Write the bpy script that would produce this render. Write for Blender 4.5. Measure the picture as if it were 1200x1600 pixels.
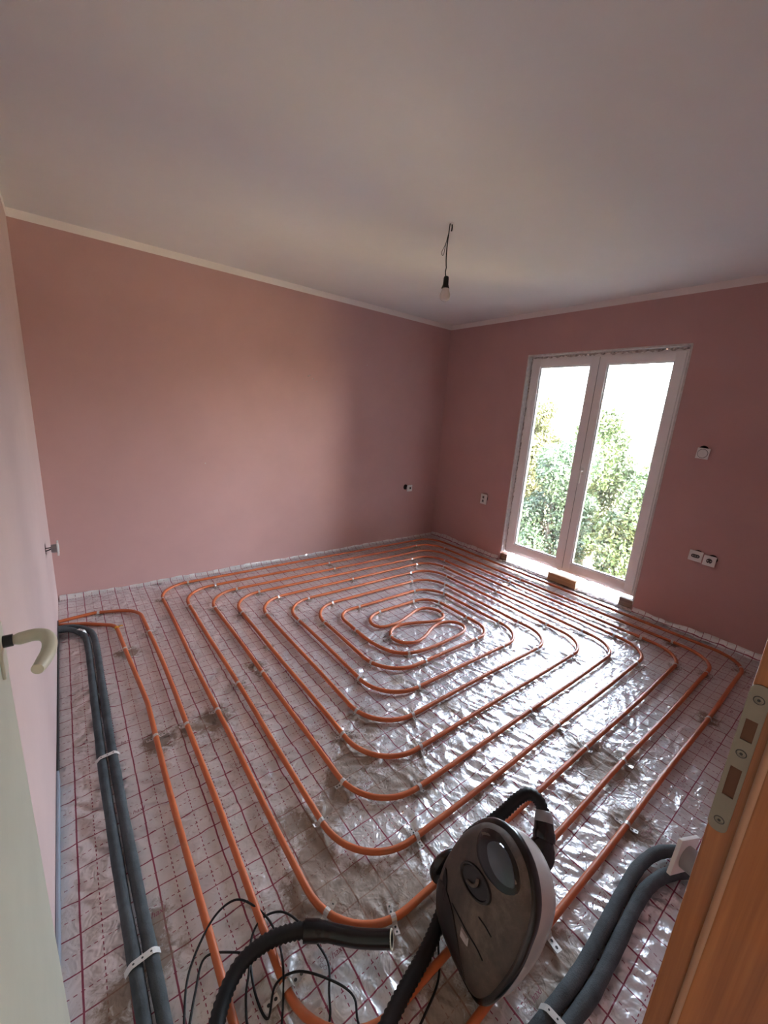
import bpy, bmesh, math, random
import numpy as np
from mathutils import Vector, Matrix
from mathutils.geometry import tessellate_polygon

random.seed(7)
rng = np.random.default_rng(7)
for o in list(bpy.data.objects):
    bpy.data.objects.remove(o, do_unlink=True)
scene = bpy.context.scene
COL = scene.collection

# ------------------------------------------------------------------ room size (metres)
W, D, H = 3.958, 3.604, 2.612        # wall_right at x=W, wall_back at y=D, ceiling at z=H
YF = -0.055                          # room face of the wall that holds the door
BAND = 2.561                         # where the wall colour stops below the ceiling

# ------------------------------------------------------------------ camera
cam_d = bpy.data.cameras.new('camera')
cam = bpy.data.objects.new('camera', cam_d)
COL.objects.link(cam)
cam_d.sensor_fit = 'VERTICAL'
cam_d.sensor_height = 32.0
cam_d.sensor_width = 24.0
cam_d.lens = 632.954 / 1600.0 * 32.0
cam_d.clip_start = 0.01
cam.matrix_world = (Matrix.Translation((0.1559, -0.1043, 1.55))
                    @ Matrix.Rotation(-0.6734, 4, 'Z')
                    @ Matrix.Rotation(math.pi / 2 - 0.2406, 4, 'X')
                    @ Matrix.Rotation(0.0687, 4, 'Z'))
scene.camera = cam

# ------------------------------------------------------------------ world, sun, exposure
scene.view_settings.view_transform = 'Standard'
scene.view_settings.look = 'None'
scene.view_settings.gamma = 1.0
scene.view_settings.use_curve_mapping = False
scene.view_settings.exposure = 5.08

world = bpy.data.worlds.new('sky')
scene.world = world
world.use_nodes = True
wn = world.node_tree.nodes
wl = world.node_tree.links
wn.clear()
sky = wn.new('ShaderNodeTexSky')
sky.sky_type = 'NISHITA'
sky.sun_disc = False
sky.sun_elevation = math.radians(38)
sky.sun_rotation = math.radians(198)
sky.air_density = 1.0
sky.dust_density = 4.0
sky.ozone_density = 1.0
bg = wn.new('ShaderNodeBackground')
bg.inputs['Strength'].default_value = 0.42
wo = wn.new('ShaderNodeOutputWorld')
hs = wn.new('ShaderNodeHueSaturation')
hs.inputs['Saturation'].default_value = 0.55
wl.new(sky.outputs[0], hs.inputs['Color'])
tint = wn.new('ShaderNodeMix'); tint.data_type = 'RGBA'; tint.blend_type = 'MULTIPLY'
tint.inputs[0].default_value = 1.0
tint.inputs[7].default_value = (1.0, 0.985, 0.975, 1)
wl.new(hs.outputs[0], tint.inputs[6])
wl.new(tint.outputs[2], bg.inputs[0])
wl.new(bg.outputs[0], wo.inputs[0])

sun_d = bpy.data.lights.new('sun', 'SUN')
sun_d.energy = 3.0
sun_d.angle = math.radians(0.6)
sun_d.color = (1.0, 0.9, 0.72)
sun = bpy.data.objects.new('sun', sun_d)
COL.objects.link(sun)
sun.rotation_euler = Vector((-0.25, -0.78, 0.57)).to_track_quat('Z', 'Y').to_euler()

def portal(name, loc, rot, sx, sy):
    l = bpy.data.lights.new(name, 'AREA')
    l.shape = 'RECTANGLE'
    l.size = sx
    l.size_y = sy
    l.cycles.is_portal = True
    o = bpy.data.objects.new(name, l)
    o.location = loc
    o.rotation_euler = rot
    COL.objects.link(o)
portal('window_portal', (W + 0.28, 1.785, 1.1), (0, math.pi / 2, 0), 2.2, 1.4)

# ------------------------------------------------------------------ helpers
def P(o, label=None, cat=None, group=None, kind=None):
    if label: o['label'] = label
    if cat: o['category'] = cat
    if group: o['group'] = group
    if kind: o['kind'] = kind
    return o

def empty(name, loc=(0, 0, 0), label=None, cat=None, group=None, kind=None):
    o = bpy.data.objects.new(name, None)
    o.empty_display_size = 0.05
    o.location = loc
    COL.objects.link(o)
    return P(o, label, cat, group, kind)

def wloc(o):
    v = Vector((0, 0, 0))
    while o is not None:
        v += o.location
        o = o.parent
    return v

class MB:
    def __init__(s):
        s.v = []; s.f = []; s.m = []; s.mi = 0
    def add(s, vs, fs):
        b = len(s.v)
        s.v.extend([tuple(x) for x in vs])
        for f in fs:
            s.f.append([i + b for i in f]); s.m.append(s.mi)
        return s
    def box(s, x0, x1, y0, y1, z0, z1, M=None):
        vs = [(x, y, z) for x in (x0, x1) for y in (y0, y1) for z in (z0, z1)]
        if M: vs = [M @ Vector(v) for v in vs]
        return s.add(vs, [(0, 1, 3, 2), (4, 6, 7, 5), (0, 4, 5, 1), (2, 3, 7, 6), (0, 2, 6, 4), (1, 5, 7, 3)])
    def bbox(s, x0, x1, y0, y1, z0, z1, b=0.003, M=None, seg=2):
        bm = bmesh.new()
        bmesh.ops.create_cube(bm, size=1)
        for v in bm.verts:
            v.co = Vector(((x0 + x1) / 2 + v.co.x * (x1 - x0), (y0 + y1) / 2 + v.co.y * (y1 - y0), (z0 + z1) / 2 + v.co.z * (z1 - z0)))
        bmesh.ops.bevel(bm, geom=bm.edges[:], offset=b, segments=seg, affect='EDGES', profile=0.6)
        bm.verts.index_update()
        vs = [v.co.copy() for v in bm.verts]
        if M: vs = [M @ v for v in vs]
        s.add(vs, [[v.index for v in f.verts] for f in bm.faces])
        bm.free()
        return s
    def tube(s, pts, r, n=10, cap=True, r2=None):
        pts = [Vector(p) for p in pts]
        N = len(pts)
        rs = r if isinstance(r, (list, tuple)) else [r] * N
        T = []
        for i in range(N):
            a = pts[max(i - 1, 0)]; b = pts[min(i + 1, N - 1)]
            t = (b - a)
            T.append(t.normalized() if t.length > 1e-9 else Vector((0, 0, 1)))
        up = Vector((0, 0, 1)) if abs(T[0].z) < 0.9 else Vector((1, 0, 0))
        u = (up - T[0] * up.dot(T[0])).normalized()
        vs = []
        for i in range(N):
            u = (u - T[i] * u.dot(T[i])).normalized()
            w = T[i].cross(u)
            for k in range(n):
                a = 2 * math.pi * k / n
                vs.append(pts[i] + (u * math.cos(a) + w * math.sin(a)) * rs[i])
        fs = []
        for i in range(N - 1):
            for k in range(n):
                fs.append((i * n + k, i * n + (k + 1) % n, (i + 1) * n + (k + 1) % n, (i + 1) * n + k))
        if cap:
            fs.append(tuple(range(n - 1, -1, -1)))
            fs.append(tuple((N - 1) * n + k for k in range(n)))
        return s.add(vs, fs)
    def lathe(s, prof, M, n=24):
        vs = []; fs = []
        for r, h in prof:
            for k in range(n):
                a = 2 * math.pi * k / n
                vs.append(M @ Vector((r * math.cos(a), r * math.sin(a), h)))
        for i in range(len(prof) - 1):
            for k in range(n):
                fs.append((i * n + k, i * n + (k + 1) % n, (i + 1) * n + (k + 1) % n, (i + 1) * n + k))
        fs.append(tuple(range(n - 1, -1, -1)))
        fs.append(tuple((len(prof) - 1) * n + k for k in range(n)))
        return s.add(vs, fs)
    def plate(s, outline, holes, t, M):
        """flat sheet with holes, local xy outline, thickness t along local z"""
        loops = [outline] + holes
        flat = [p for l in loops for p in l]
        tris = tessellate_polygon([[Vector((x, y, 0)) for x, y in l] for l in loops])
        n = len(flat)
        vs = [M @ Vector((x, y, 0)) for x, y in flat] + [M @ Vector((x, y, t)) for x, y in flat]
        fs = []
        for a, b, c in tris:
            ar = (flat[b][0] - flat[a][0]) * (flat[c][1] - flat[a][1]) - (flat[b][1] - flat[a][1]) * (flat[c][0] - flat[a][0])
            if ar < 0: b, c = c, b
            fs.append((a + n, b + n, c + n)); fs.append((a, c, b))
        k = 0
        for l in loops:
            m = len(l)
            ar = sum(l[i][0] * l[(i + 1) % m][1] - l[(i + 1) % m][0] * l[i][1] for i in range(m))
            ccw = ar > 0
            outer = (l is outline)
            for i in range(m):
                a, b = k + i, k + (i + 1) % m
                q = (a, b, b + n, a + n)
                if ccw != outer: q = q[::-1]
                fs.append(q)
            k += m
        return s.add(vs, fs)
    def build(s, name, mats, parent=None, smooth=False, label=None, cat=None, group=None, kind=None, angle=None):
        off = wloc(parent) if parent else Vector((0, 0, 0))
        me = bpy.data.meshes.new(name)
        me.from_pydata([tuple(Vector(v) - off) for v in s.v], [], s.f)
        if not isinstance(mats, (list, tuple)): mats = [mats]
        for m in mats: me.materials.append(m)
        if len(mats) > 1: me.polygons.foreach_set('material_index', s.m)
        if smooth:
            me.polygons.foreach_set('use_smooth', [True] * len(me.polygons))
            if angle: me.set_sharp_from_angle(angle=math.radians(angle))
        me.update()
        o = bpy.data.objects.new(name, me)
        COL.objects.link(o)
        if parent: o.parent = parent
        return P(o, label, cat, group, kind)

def circ(cx, cy, r, n=20, a0=0):
    return [(cx + r * math.cos(a0 + 2 * math.pi * k / n), cy + r * math.sin(a0 + 2 * math.pi * k / n)) for k in range(n)]
def rect(x0, x1, y0, y1):
    return [(x0, y0), (x1, y0), (x1, y1), (x0, y1)]
def rrect(x0, x1, y0, y1, r, n=5):
    out = []
    for cx, cy, a in ((x1 - r, y1 - r, 0), (x0 + r, y1 - r, 90), (x0 + r, y0 + r, 180), (x1 - r, y0 + r, 270)):
        for k in range(n + 1):
            t = math.radians(a + 90 * k / n)
            out.append((cx + r * math.cos(t), cy + r * math.sin(t)))
    return out
def frame_M(o, ex, ey, ez):
    M = Matrix.Identity(4)
    for i, e in enumerate((ex, ey, ez)):
        for j in range(3): M[j][i] = e[j]
    for j in range(3): M[j][3] = o[j]
    return M
def crom(pts, per=8, closed=False):
    pts = [Vector(p) for p in pts]
    n = len(pts); out = []
    rngi = range(n) if closed else range(n - 1)
    for i in rngi:
        if closed:
            p0, p1, p2, p3 = pts[i - 1], pts[i], pts[(i + 1) % n], pts[(i + 2) % n]
        else:
            p0, p1, p2, p3 = pts[max(i - 1, 0)], pts[i], pts[i + 1], pts[min(i + 2, n - 1)]
        for k in range(per):
            t = k / per
            out.append(0.5 * ((2 * p1) + (-p0 + p2) * t + (2 * p0 - 5 * p1 + 4 * p2 - p3) * t * t + (-p0 + 3 * p1 - 3 * p2 + p3) * t ** 3))
    if not closed: out.append(pts[-1].copy())
    return out

# ------------------------------------------------------------------ materials
class NT:
    def __init__(s, name):
        s.m = bpy.data.materials.new(name)
        s.m.use_nodes = True
        s.n = s.m.node_tree.nodes; s.l = s.m.node_tree.links
        s.b = s.n['Principled BSDF']
    def node(s, t, **k):
        n = s.n.new(t)
        for a, b in k.items(): setattr(n, a, b)
        return n
    def link(s, a, b): s.l.new(a, b)
    def math(s, op, a, b=None, c=None):
        n = s.n.new('ShaderNodeMath'); n.operation = op
        for i, x in enumerate((a, b, c)):
            if x is None: continue
            if isinstance(x, (int, float)): n.inputs[i].default_value = x
            else: s.l.new(x, n.inputs[i])
        return n.outputs[0]
    def mix(s, f, a, b):
        n = s.n.new('ShaderNodeMix'); n.data_type = 'RGBA'
        for key, x in ((0, f), (6, a), (7, b)):
            if isinstance(x, (int, float)): n.inputs[key].default_value = x
            elif isinstance(x, tuple): n.inputs[key].default_value = (*x, 1)
            else: s.l.new(x, n.inputs[key])
        return n.outputs[2]
    def noise(s, scale, detail=2, rough=0.5, vec=None, dist=0, typ=None):
        n = s.n.new('ShaderNodeTexNoise')
        if typ: n.noise_type = typ
        n.inputs['Scale'].default_value = scale
        n.inputs['Detail'].default_value = detail
        n.inputs['Roughness'].default_value = rough
        n.inputs['Distortion'].default_value = dist
        if vec is not None: s.l.new(vec, n.inputs['Vector'])
        return n.outputs[0]
    def obj(s):
        if not hasattr(s, 'tc'): s.tc = s.n.new('ShaderNodeTexCoord')
        return s.tc.outputs['Object']
    def mapv(s, scale, vec=None, rot=(0, 0, 0)):
        n = s.n.new('ShaderNodeMapping')
        n.inputs['Scale'].default_value = scale
        n.inputs['Rotation'].default_value = rot
        s.l.new(vec if vec is not None else s.obj(), n.inputs[0])
        return n.outputs[0]
    def ramp(s, f, stops):
        n = s.n.new('ShaderNodeValToRGB')
        e = n.color_ramp.elements
        while len(e) < len(stops): e.new(0.5)
        for i, (p, c) in enumerate(stops):
            e[i].position = p
            e[i].color = (*c, 1) if isinstance(c, tuple) else (c, c, c, 1)
        s.l.new(f, n.inputs[0])
        return n.outputs[0]
    def bump(s, h, strength, dist=0.01, prev=None):
        n = s.n.new('ShaderNodeBump')
        n.inputs['Strength'].default_value = strength
        n.inputs['Distance'].default_value = dist
        s.l.new(h, n.inputs['Height'])
        if prev is not None: s.l.new(prev, n.inputs['Normal'])
        return n.outputs[0]

def mat(name, col, rough=0.5, metal=0.0, var=0.0, vscale=8.0, bump=0.0, bscale=60.0, spec=0.5, coat=0.0):
    t = NT(name)
    t.b.inputs['Roughness'].default_value = rough
    t.b.inputs['Metallic'].default_value = metal
    t.b.inputs['Specular IOR Level'].default_value = spec
    t.b.inputs['Coat Weight'].default_value = coat
    nz = t.noise(vscale, 4, 0.6, t.obj())
    lo = tuple(max(0, c * (1 - var)) for c in col); hi = tuple(min(1, c * (1 + var)) for c in col)
    t.link(t.ramp(nz, [(0.3, lo), (0.7, hi)]), t.b.inputs['Base Color'])
    if bump:
        t.link(t.bump(t.noise(bscale, 3, 0.6, t.obj()), bump, 0.004), t.b.inputs['Normal'])
    return t.m

M = {}
M['wall'] = mat('pink_wall_paint', (0.525, 0.315, 0.30), 0.75, var=0.035, vscale=3, bump=0.12, bscale=180, spec=0.25)
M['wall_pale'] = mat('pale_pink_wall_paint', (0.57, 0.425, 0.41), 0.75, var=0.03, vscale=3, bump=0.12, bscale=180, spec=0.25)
M['ceiling'] = mat('ceiling_paint', (0.71, 0.675, 0.66), 0.85, var=0.02, vscale=2.5, bump=0.08, bscale=150, spec=0.2)
M['white_band'] = mat('white_band_paint', (0.84, 0.77, 0.74), 0.8, var=0.02, bump=0.08, bscale=150, spec=0.2)
M['plaster'] = mat('rough_plaster', (0.60, 0.56, 0.54), 0.9, var=0.14, vscale=30, bump=0.5, bscale=60, spec=0.2)
M['ragged'] = mat('ragged_plaster_joint', (0.46, 0.41, 0.39), 0.95, var=0.7, vscale=45, bump=0.8, bscale=50, spec=0.1)
M['concrete'] = mat('concrete', (0.42, 0.41, 0.39), 0.9, var=0.1, bump=0.3)
M['hall_wall'] = mat('hall_plaster', (0.70, 0.62, 0.54), 0.9, var=0.03)
M['pvc'] = mat('white_pvc', (0.84, 0.81, 0.80), 0.28, var=0.02, spec=0.5)
M['bead'] = mat('white_glazing_bead', (0.80, 0.84, 0.85), 0.25, var=0.02)
M['gasket'] = mat('dark_gasket', (0.03, 0.03, 0.03), 0.6)
M['eps'] = mat('white_sill_board', (0.85, 0.85, 0.84), 0.8, var=0.03, vscale=40)
M['white_plastic'] = mat('white_plastic', (0.74, 0.73, 0.71), 0.3, var=0.02)
M['ivory'] = mat('ivory_plastic', (0.62, 0.58, 0.46), 0.35, var=0.05, vscale=15)
M['grey_plastic'] = mat('grey_plastic', (0.30, 0.29, 0.29), 0.5, var=0.05)
M['black'] = mat('black_plastic', (0.006, 0.0055, 0.0055), 0.25, var=0.2)
M['black_matte'] = mat('black_rubber', (0.006, 0.0055, 0.0055), 0.5, var=0.25, vscale=20, spec=0.35)
M['dark_hole'] = mat('dark_box_inside', (0.025, 0.02, 0.02), 0.8)
M['steel'] = mat('zinc_steel', (0.62, 0.60, 0.57), 0.35, metal=0.6, var=0.12, vscale=40)
M['champagne'] = mat('bronze_grey_metal', (0.22, 0.20, 0.16), 0.42, metal=0.5, var=0.04, vscale=30)
M['foam'] = mat('grey_foam_insulation', (0.075, 0.085, 0.092), 0.85, var=0.3, vscale=14, bump=0.35, bscale=220, spec=0.25)
M['strap_white'] = mat('white_strap', (0.68, 0.67, 0.64), 0.4, metal=0.3, var=0.06)
M['yellow'] = mat('yellow_tape', (0.75, 0.42, 0.02), 0.5, var=0.1)
M['orange_pipe'] = None
M['door_paint'] = mat('cream_door_paint', (0.50, 0.49, 0.40), 0.45, var=0.05, vscale=5, bump=0.1, bscale=40)
M['edge_foam'] = mat('blue_grey_edge_foam', (0.26, 0.29, 0.34), 0.7, var=0.12)
M['seal'] = mat('tan_rubber_seal', (0.40, 0.22, 0.13), 0.5, var=0.05)
M['shell'] = mat('vacuum_grey_shell', (0.42, 0.38, 0.36), 0.22, var=0.08, vscale=6)
M['lamp_glass'] = mat('frosted_bulb', (0.72, 0.66, 0.63), 0.25, var=0.02, coat=0.4)
M['ground'] = mat('ground', (0.26, 0.21, 0.11), 0.95, var=0.4, vscale=1.5)
M['bark'] = mat('bark', (0.035, 0.026, 0.018), 0.9, var=0.3, vscale=10)

def orange():
    t = NT('orange_pe_pipe')
    nz = t.noise(5, 4, 0.6, t.obj())
    base = t.ramp(nz, [(0.3, (0.45, 0.105, 0.034)), (0.7, (0.56, 0.145, 0.05))])
    d = t.ramp(t.noise(26, 5, 0.7, t.obj()), [(0.52, 0.0), (0.72, 0.35)])
    t.link(t.mix(d, base, (0.38, 0.19, 0.11)), t.b.inputs['Base Color'])
    t.b.inputs['Roughness'].default_value = 0.42
    t.b.inputs['Specular IOR Level'].default_value = 0.4
    return t.m
M['orange_pipe'] = orange()

def wood(name, c1, c2, ax):
    t = NT(name)
    sc = [26, 26, 26]; sc[ax] = 0.9
    v = t.mapv(tuple(sc))
    a = t.noise(1.0, 5, 0.65, v, 1.2)
    sc2 = [140, 140, 140]; sc2[ax] = 3
    b = t.noise(1.0, 3, 0.6, t.mapv(tuple(sc2)))
    f = t.math('ADD', t.math('MULTIPLY', a, 0.75), t.math('MULTIPLY', b, 0.25))
    t.link(t.ramp(f, [(0.34, c1), (0.64, c2)]), t.b.inputs['Base Color'])
    t.b.inputs['Roughness'].default_value = 0.42
    t.b.inputs['Coat Weight'].default_value = 0.15
    t.link(t.bump(f, 0.08, 0.003), t.b.inputs['Normal'])
    return t.m
M['frame_wood'] = wood('varnished_pine', (0.22, 0.068, 0.015), (0.41, 0.15, 0.040), 2)
M['block_wood'] = wood('raw_timber', (0.28, 0.155, 0.07), (0.46, 0.29, 0.15), 1)
M['block_old'] = wood('old_timber', (0.12, 0.08, 0.055), (0.26, 0.18, 0.13), 1)

def foil():
    t = NT('printed_metal_foil')
    sep = t.node('ShaderNodeSeparateXYZ')
    t.link(t.obj(), sep.inputs[0])
    x, y = sep.outputs[0], sep.outputs[1]
    s = 0.1022
    wob = t.math('MULTIPLY', t.math('SUBTRACT', t.noise(7, 2, 0.5, t.obj()), 0.5), 0.006)
    xw = t.math('ADD', x, wob); yw = t.math('ADD', y, wob)
    def line(c, off, w):
        f = t.math('FRACT', t.math('ADD', t.math('DIVIDE', t.math('SUBTRACT', c, off), s), 100.5))
        d = t.math('MULTIPLY', t.math('ABSOLUTE', t.math('SUBTRACT', f, 0.5)), s)
        return t.math('LESS_THAN', d, w / 2)
    def dash(c, per=0.0170, duty=0.52):
        return t.math('LESS_THAN', t.math('FRACT', t.math('ADD', t.math('DIVIDE', c, per), 500.0)), duty)
    solid = t.math('MAXIMUM', line(xw, 0.055, 0.0050), line(yw, 0.050, 0.0038))
    d1 = t.math('MULTIPLY', line(xw, 0.055 + s / 2, 0.0028), dash(y))
    d2 = t.math('MULTIPLY', line(yw, 0.050 + s / 2, 0.0024), dash(x))
    pr = t.math('MAXIMUM', solid, t.math('MAXIMUM', d1, d2))
    att = t.node('ShaderNodeAttribute'); att.attribute_name = 'dirt'
    n1 = t.noise(34, 6, 0.72, t.obj(), 0.6)
    n2 = t.noise(8, 3, 0.6, t.obj())
    dm = t.math('MULTIPLY', att.outputs['Fac'], t.math('ADD', 0.5, n2))
    dirt = t.math('SMOOTH_MIN', 1.0, t.math('MAXIMUM', 0.0, t.math('MULTIPLY', t.math('SUBTRACT', t.math('ADD', n1, t.math('MULTIPLY', dm, 0.42)), 0.66), 5.0)), 0.1)
    speck = t.math('MULTIPLY', t.math('GREATER_THAN', t.noise(160, 2, 0.5, t.obj()), 0.70), t.math('GREATER_THAN', n2, 0.5))
    dirt = t.math('MAXIMUM', dirt, t.math('MULTIPLY', speck, 0.5))
    dirt = t.math('MULTIPLY', dirt, 0.85)
    base = t.ramp(t.noise(5, 4, 0.6, t.obj()), [(0.3, (0.66, 0.65, 0.65)), (0.7, (0.82, 0.81, 0.81))])
    c = t.mix(pr, base, (0.27, 0.045, 0.085))
    c = t.mix(dirt, c, (0.25, 0.175, 0.12))
    t.link(c, t.b.inputs['Base Color'])
    nm = t.math('MULTIPLY', t.math('SUBTRACT', 1.0, t.math('MULTIPLY', pr, 0.85)), t.math('SUBTRACT', 1.0, dirt))
    t.link(t.math('MULTIPLY', nm, 0.58), t.b.inputs['Metallic'])
    t.link(t.math('ADD', 0.33, t.math('MULTIPLY', dirt, 0.45)), t.b.inputs['Roughness'])
    t.b.inputs['Coat Weight'].default_value = 0.15
    t.b.inputs['Coat Roughness'].default_value = 0.16
    # wrinkles: broad, fine creases, dirt grit
    b1 = t.bump(t.noise(13, 3, 0.55, t.obj(), 0.8), 0.80, 0.010)
    b2 = t.bump(t.noise(26, 4, 0.55, t.obj(), 1.5, 'RIDGED_MULTIFRACTAL'), 0.65, 0.004, b1)
    b3 = t.bump(t.math('MULTIPLY', n1, dirt), 0.25, 0.004, b2)
    t.link(b3, t.b.inputs['Normal'])
    t.link(b2, t.b.inputs['Coat Normal'])
    return t.m
M['foil'] = foil()
M['print'] = mat('red_print', (0.22, 0.045, 0.07), 0.5)

def glass(name, tint, rough=0.0):
    t = NT(name)
    t.n.remove(t.b)
    tr = t.node('ShaderNodeBsdfTransparent'); tr.inputs[0].default_value = (*tint, 1)
    gl = t.node('ShaderNodeBsdfGlossy'); gl.inputs['Roughness'].default_value = rough
    fr = t.node('ShaderNodeFresnel'); fr.inputs[0].default_value = 1.45
    df = t.node('ShaderNodeBsdfDiffuse'); df.inputs[0].default_value = (0.75, 0.78, 0.78, 1)
    dust = t.ramp(t.noise(9, 6, 0.7, t.obj()), [(0.35, 0.015), (0.75, 0.075)])
    m1 = t.node('ShaderNodeMixShader'); m2 = t.node('ShaderNodeMixShader')
    t.link(fr.outputs[0], m1.inputs[0]); t.link(tr.outputs[0], m1.inputs[1]); t.link(gl.outputs[0], m1.inputs[2])
    t.link(dust, m2.inputs[0]); t.link(m1.outputs[0], m2.inputs[1]); t.link(df.outputs[0], m2.inputs[2])
    t.link(m2.outputs[0], t.n['Material Output'].inputs[0])
    return t.m
M['glass'] = glass('dusty_window_glass', (0.96, 0.98, 0.97))

def vac_cover():
    t = NT('dusty_brown_cover')
    n1 = t.noise(7, 5, 0.65, t.obj(), 0.5)
    n2 = t.noise(40, 4, 0.7, t.obj())
    f = t.math('ADD', t.math('MULTIPLY', n1, 0.7), t.math('MULTIPLY', n2, 0.3))
    t.link(t.ramp(f, [(0.33, (0.030, 0.022, 0.018)), (0.50, (0.080, 0.060, 0.048)), (0.68, (0.19, 0.145, 0.115))]), t.b.inputs['Base Color'])
    t.link(t.ramp(f, [(0.35, 0.35), (0.60, 0.75)]), t.b.inputs['Roughness'])
    return t.m
M['cover'] = vac_cover()
M['cover_dark'] = mat('dark_brown_panel', (0.016, 0.012, 0.011), 0.45, var=0.35, vscale=12)
M['smoke_window'] = mat('smoke_blue_window', (0.035, 0.055, 0.07), 0.08, var=0.1, coat=0.8)

def leaf(name, c1, c2, c3):
    t = NT(name)
    nz = t.noise(2.2, 3, 0.6, t.obj())
    oi = t.noise(23, 2, 0.5, t.obj())
    f = t.math('ADD', t.math('MULTIPLY', nz, 0.6), t.math('MULTIPLY', oi, 0.4))
    c = t.ramp(f, [(0.36, c1), (0.5, c2), (0.66, c3)])
    t.link(c, t.b.inputs['Base Color'])
    t.b.inputs['Roughness'].default_value = 0.5
    tr = t.node('ShaderNodeBsdfTranslucent'); t.link(c, tr.inputs[0])
    mx = t.node('ShaderNodeMixShader'); mx.inputs[0].default_value = 0.35
    t.link(t.b.outputs[0], mx.inputs[1]); t.link(tr.outputs[0], mx.inputs[2])
    t.link(mx.outputs[0], t.n['Material Output'].inputs[0])
    return t.m
M['leaf_a'] = leaf('leaf_mid_green', (0.010, 0.024, 0.007), (0.030, 0.050, 0.016), (0.085, 0.09, 0.036))
M['leaf_b'] = leaf('leaf_blue_green', (0.010, 0.024, 0.012), (0.028, 0.052, 0.028), (0.065, 0.09, 0.05))
M['leaf_c'] = leaf('leaf_yellow_green', (0.016, 0.022, 0.007), (0.045, 0.050, 0.018), (0.11, 0.10, 0.048))

# ------------------------------------------------------------------ pipe route (plan)
LX = {1: .355, 2: .495, 3: .645, 4: .795, 5: .948, 6: 1.09, 7: 1.235, 8: 1.40, 9: 1.545, 10: 1.69}
FY = {1: 3.455, 2: 3.285, 3: 3.125, 4: 2.975, 5: 2.825, 6: 2.67, 7: 2.505, 8: 2.335, 9: 2.185}
RX = {1: 3.805, 2: 3.64, 3: 3.495, 4: 3.34, 5: 3.185, 6: 3.03, 7: 2.86, 8: 2.715, 9: 2.55}
NY = {1: .25, 2: .392, 3: .54, 4: .70, 5: .85, 6: 1.005, 7: 1.185, 8: 1.335, 9: 1.50}
def fillet(pts):
    """pts: (x, y, r) -> smooth plan polyline"""
    out = [Vector(pts[0][:2])]
    for i in range(1, len(pts) - 1):
        a, b, c = Vector(pts[i - 1][:2]), Vector(pts[i][:2]), Vector(pts[i + 1][:2])
        r = pts[i][2]
        d1 = (a - b).normalized(); d2 = (c - b).normalized()
        ang = d1.angle(d2)
        if r <= 0 or ang > math.radians(177):
            out.append(b); continue
        L = min(r / math.tan(ang / 2), (a - b).length * .49, (c - b).length * .49)
        p1 = b + d1 * L; p2 = b + d2 * L
        for k in range(13):
            t = k / 12
            # cubic with a circular feel
            h = 0.5523
            q1 = p1 - d1 * L * h; q2 = p2 - d2 * L * h
            out.append(((1 - t) ** 3) * p1 + 3 * (1 - t) ** 2 * t * q1 + 3 * (1 - t) * t * t * q2 + t ** 3 * p2)
    out.append(Vector(pts[-1][:2]))
    return out
def dense(pts, step):
    out = [pts[0]]
    for a, b in zip(pts[:-1], pts[1:]):
        n = max(1, int(math.ceil((b - a).length / step)))
        for k in range(1, n + 1): out.append(a.lerp(b, k / n))
    return out
R1 = 0.24
chainA = [(0.004, 3.135, 0), (0.14, 3.075, .1), (0.31, 2.945, .10), (0.362, 2.0, .4), (LX[1], NY[1], .22)]
k = 1
while k <= 9:
    chainA += [(RX[k], NY[k], .21 if k < 9 else .15), (RX[k], FY[k], .22 if k < 9 else .17)]
    if k < 9:
        chainA += [(LX[k + 2], FY[k], R1), (LX[k + 2], NY[k + 2], R1)]
    k += 2
chainA.append((2.02, FY[9], 0))
A = fillet(chainA)
chainB = [(0.004, 3.185, 0), (0.21, 3.215, .1), (0.475, 3.12, .17), (LX[2], 2.0, .4), (LX[2], NY[2], .22)]
k = 2
while k <= 8:
    chainB += [(RX[k], NY[k], .21), (RX[k], FY[k], .22), (LX[k + 2], FY[k], R1)]
    if k < 8: chainB.append((LX[k + 2], NY[k + 2], R1))
    k += 2
chainB.append((LX[10], 2.05, 0))
B = fillet(chainB)
S = [(2.02, 2.185), (1.93, 2.165), (1.86, 2.115), (1.838, 2.04), (1.87, 1.985), (1.95, 1.968), (2.05, 1.975), (2.17, 2.012), (2.28, 2.045),
     (2.37, 2.03), (2.425, 1.96), (2.415, 1.885), (2.36, 1.84), (2.26, 1.845), (2.11, 1.905), (1.99, 1.93), (1.90, 1.898), (1.852, 1.825),
     (1.875, 1.745), (1.96, 1.70), (2.07, 1.722), (2.19, 1.775), (2.29, 1.795), (2.385, 1.765), (2.425, 1.70), (2.40, 1.64), (2.32, 1.607),
     (2.14, 1.592), (1.96, 1.595), (1.83, 1.625), (1.75, 1.69), (1.705, 1.80), (1.69, 1.92), (1.69, 2.05)]
Sp = [Vector((p.x, p.y)) for p in crom([(x, y, 0) for x, y in S], 5)]
route = dense(A, .06) + Sp[1:-1] + dense(B, .06)[::-1]
route_np = np.array([(p.x, p.y) for p in route])
# gentle waviness of a hand-laid pipe (ends stay put)
acc = np.concatenate([[0], np.cumsum(np.hypot(*np.diff(route_np, axis=0).T))])
amp = 0.006 * np.clip(np.minimum(acc, acc[-1] - acc) / 0.6, 0, 1)
tang = np.gradient(route_np, axis=0); tang /= np.linalg.norm(tang, axis=1)[:, None]
nrm = np.stack([-tang[:, 1], tang[:, 0]], 1)
wv = np.sin(acc * 2.1) * .5 + np.sin(acc * 5.3 + 1) * .35
route_np = route_np + nrm * (amp * wv)[:, None]
PIPE_R = 0.0115

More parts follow.
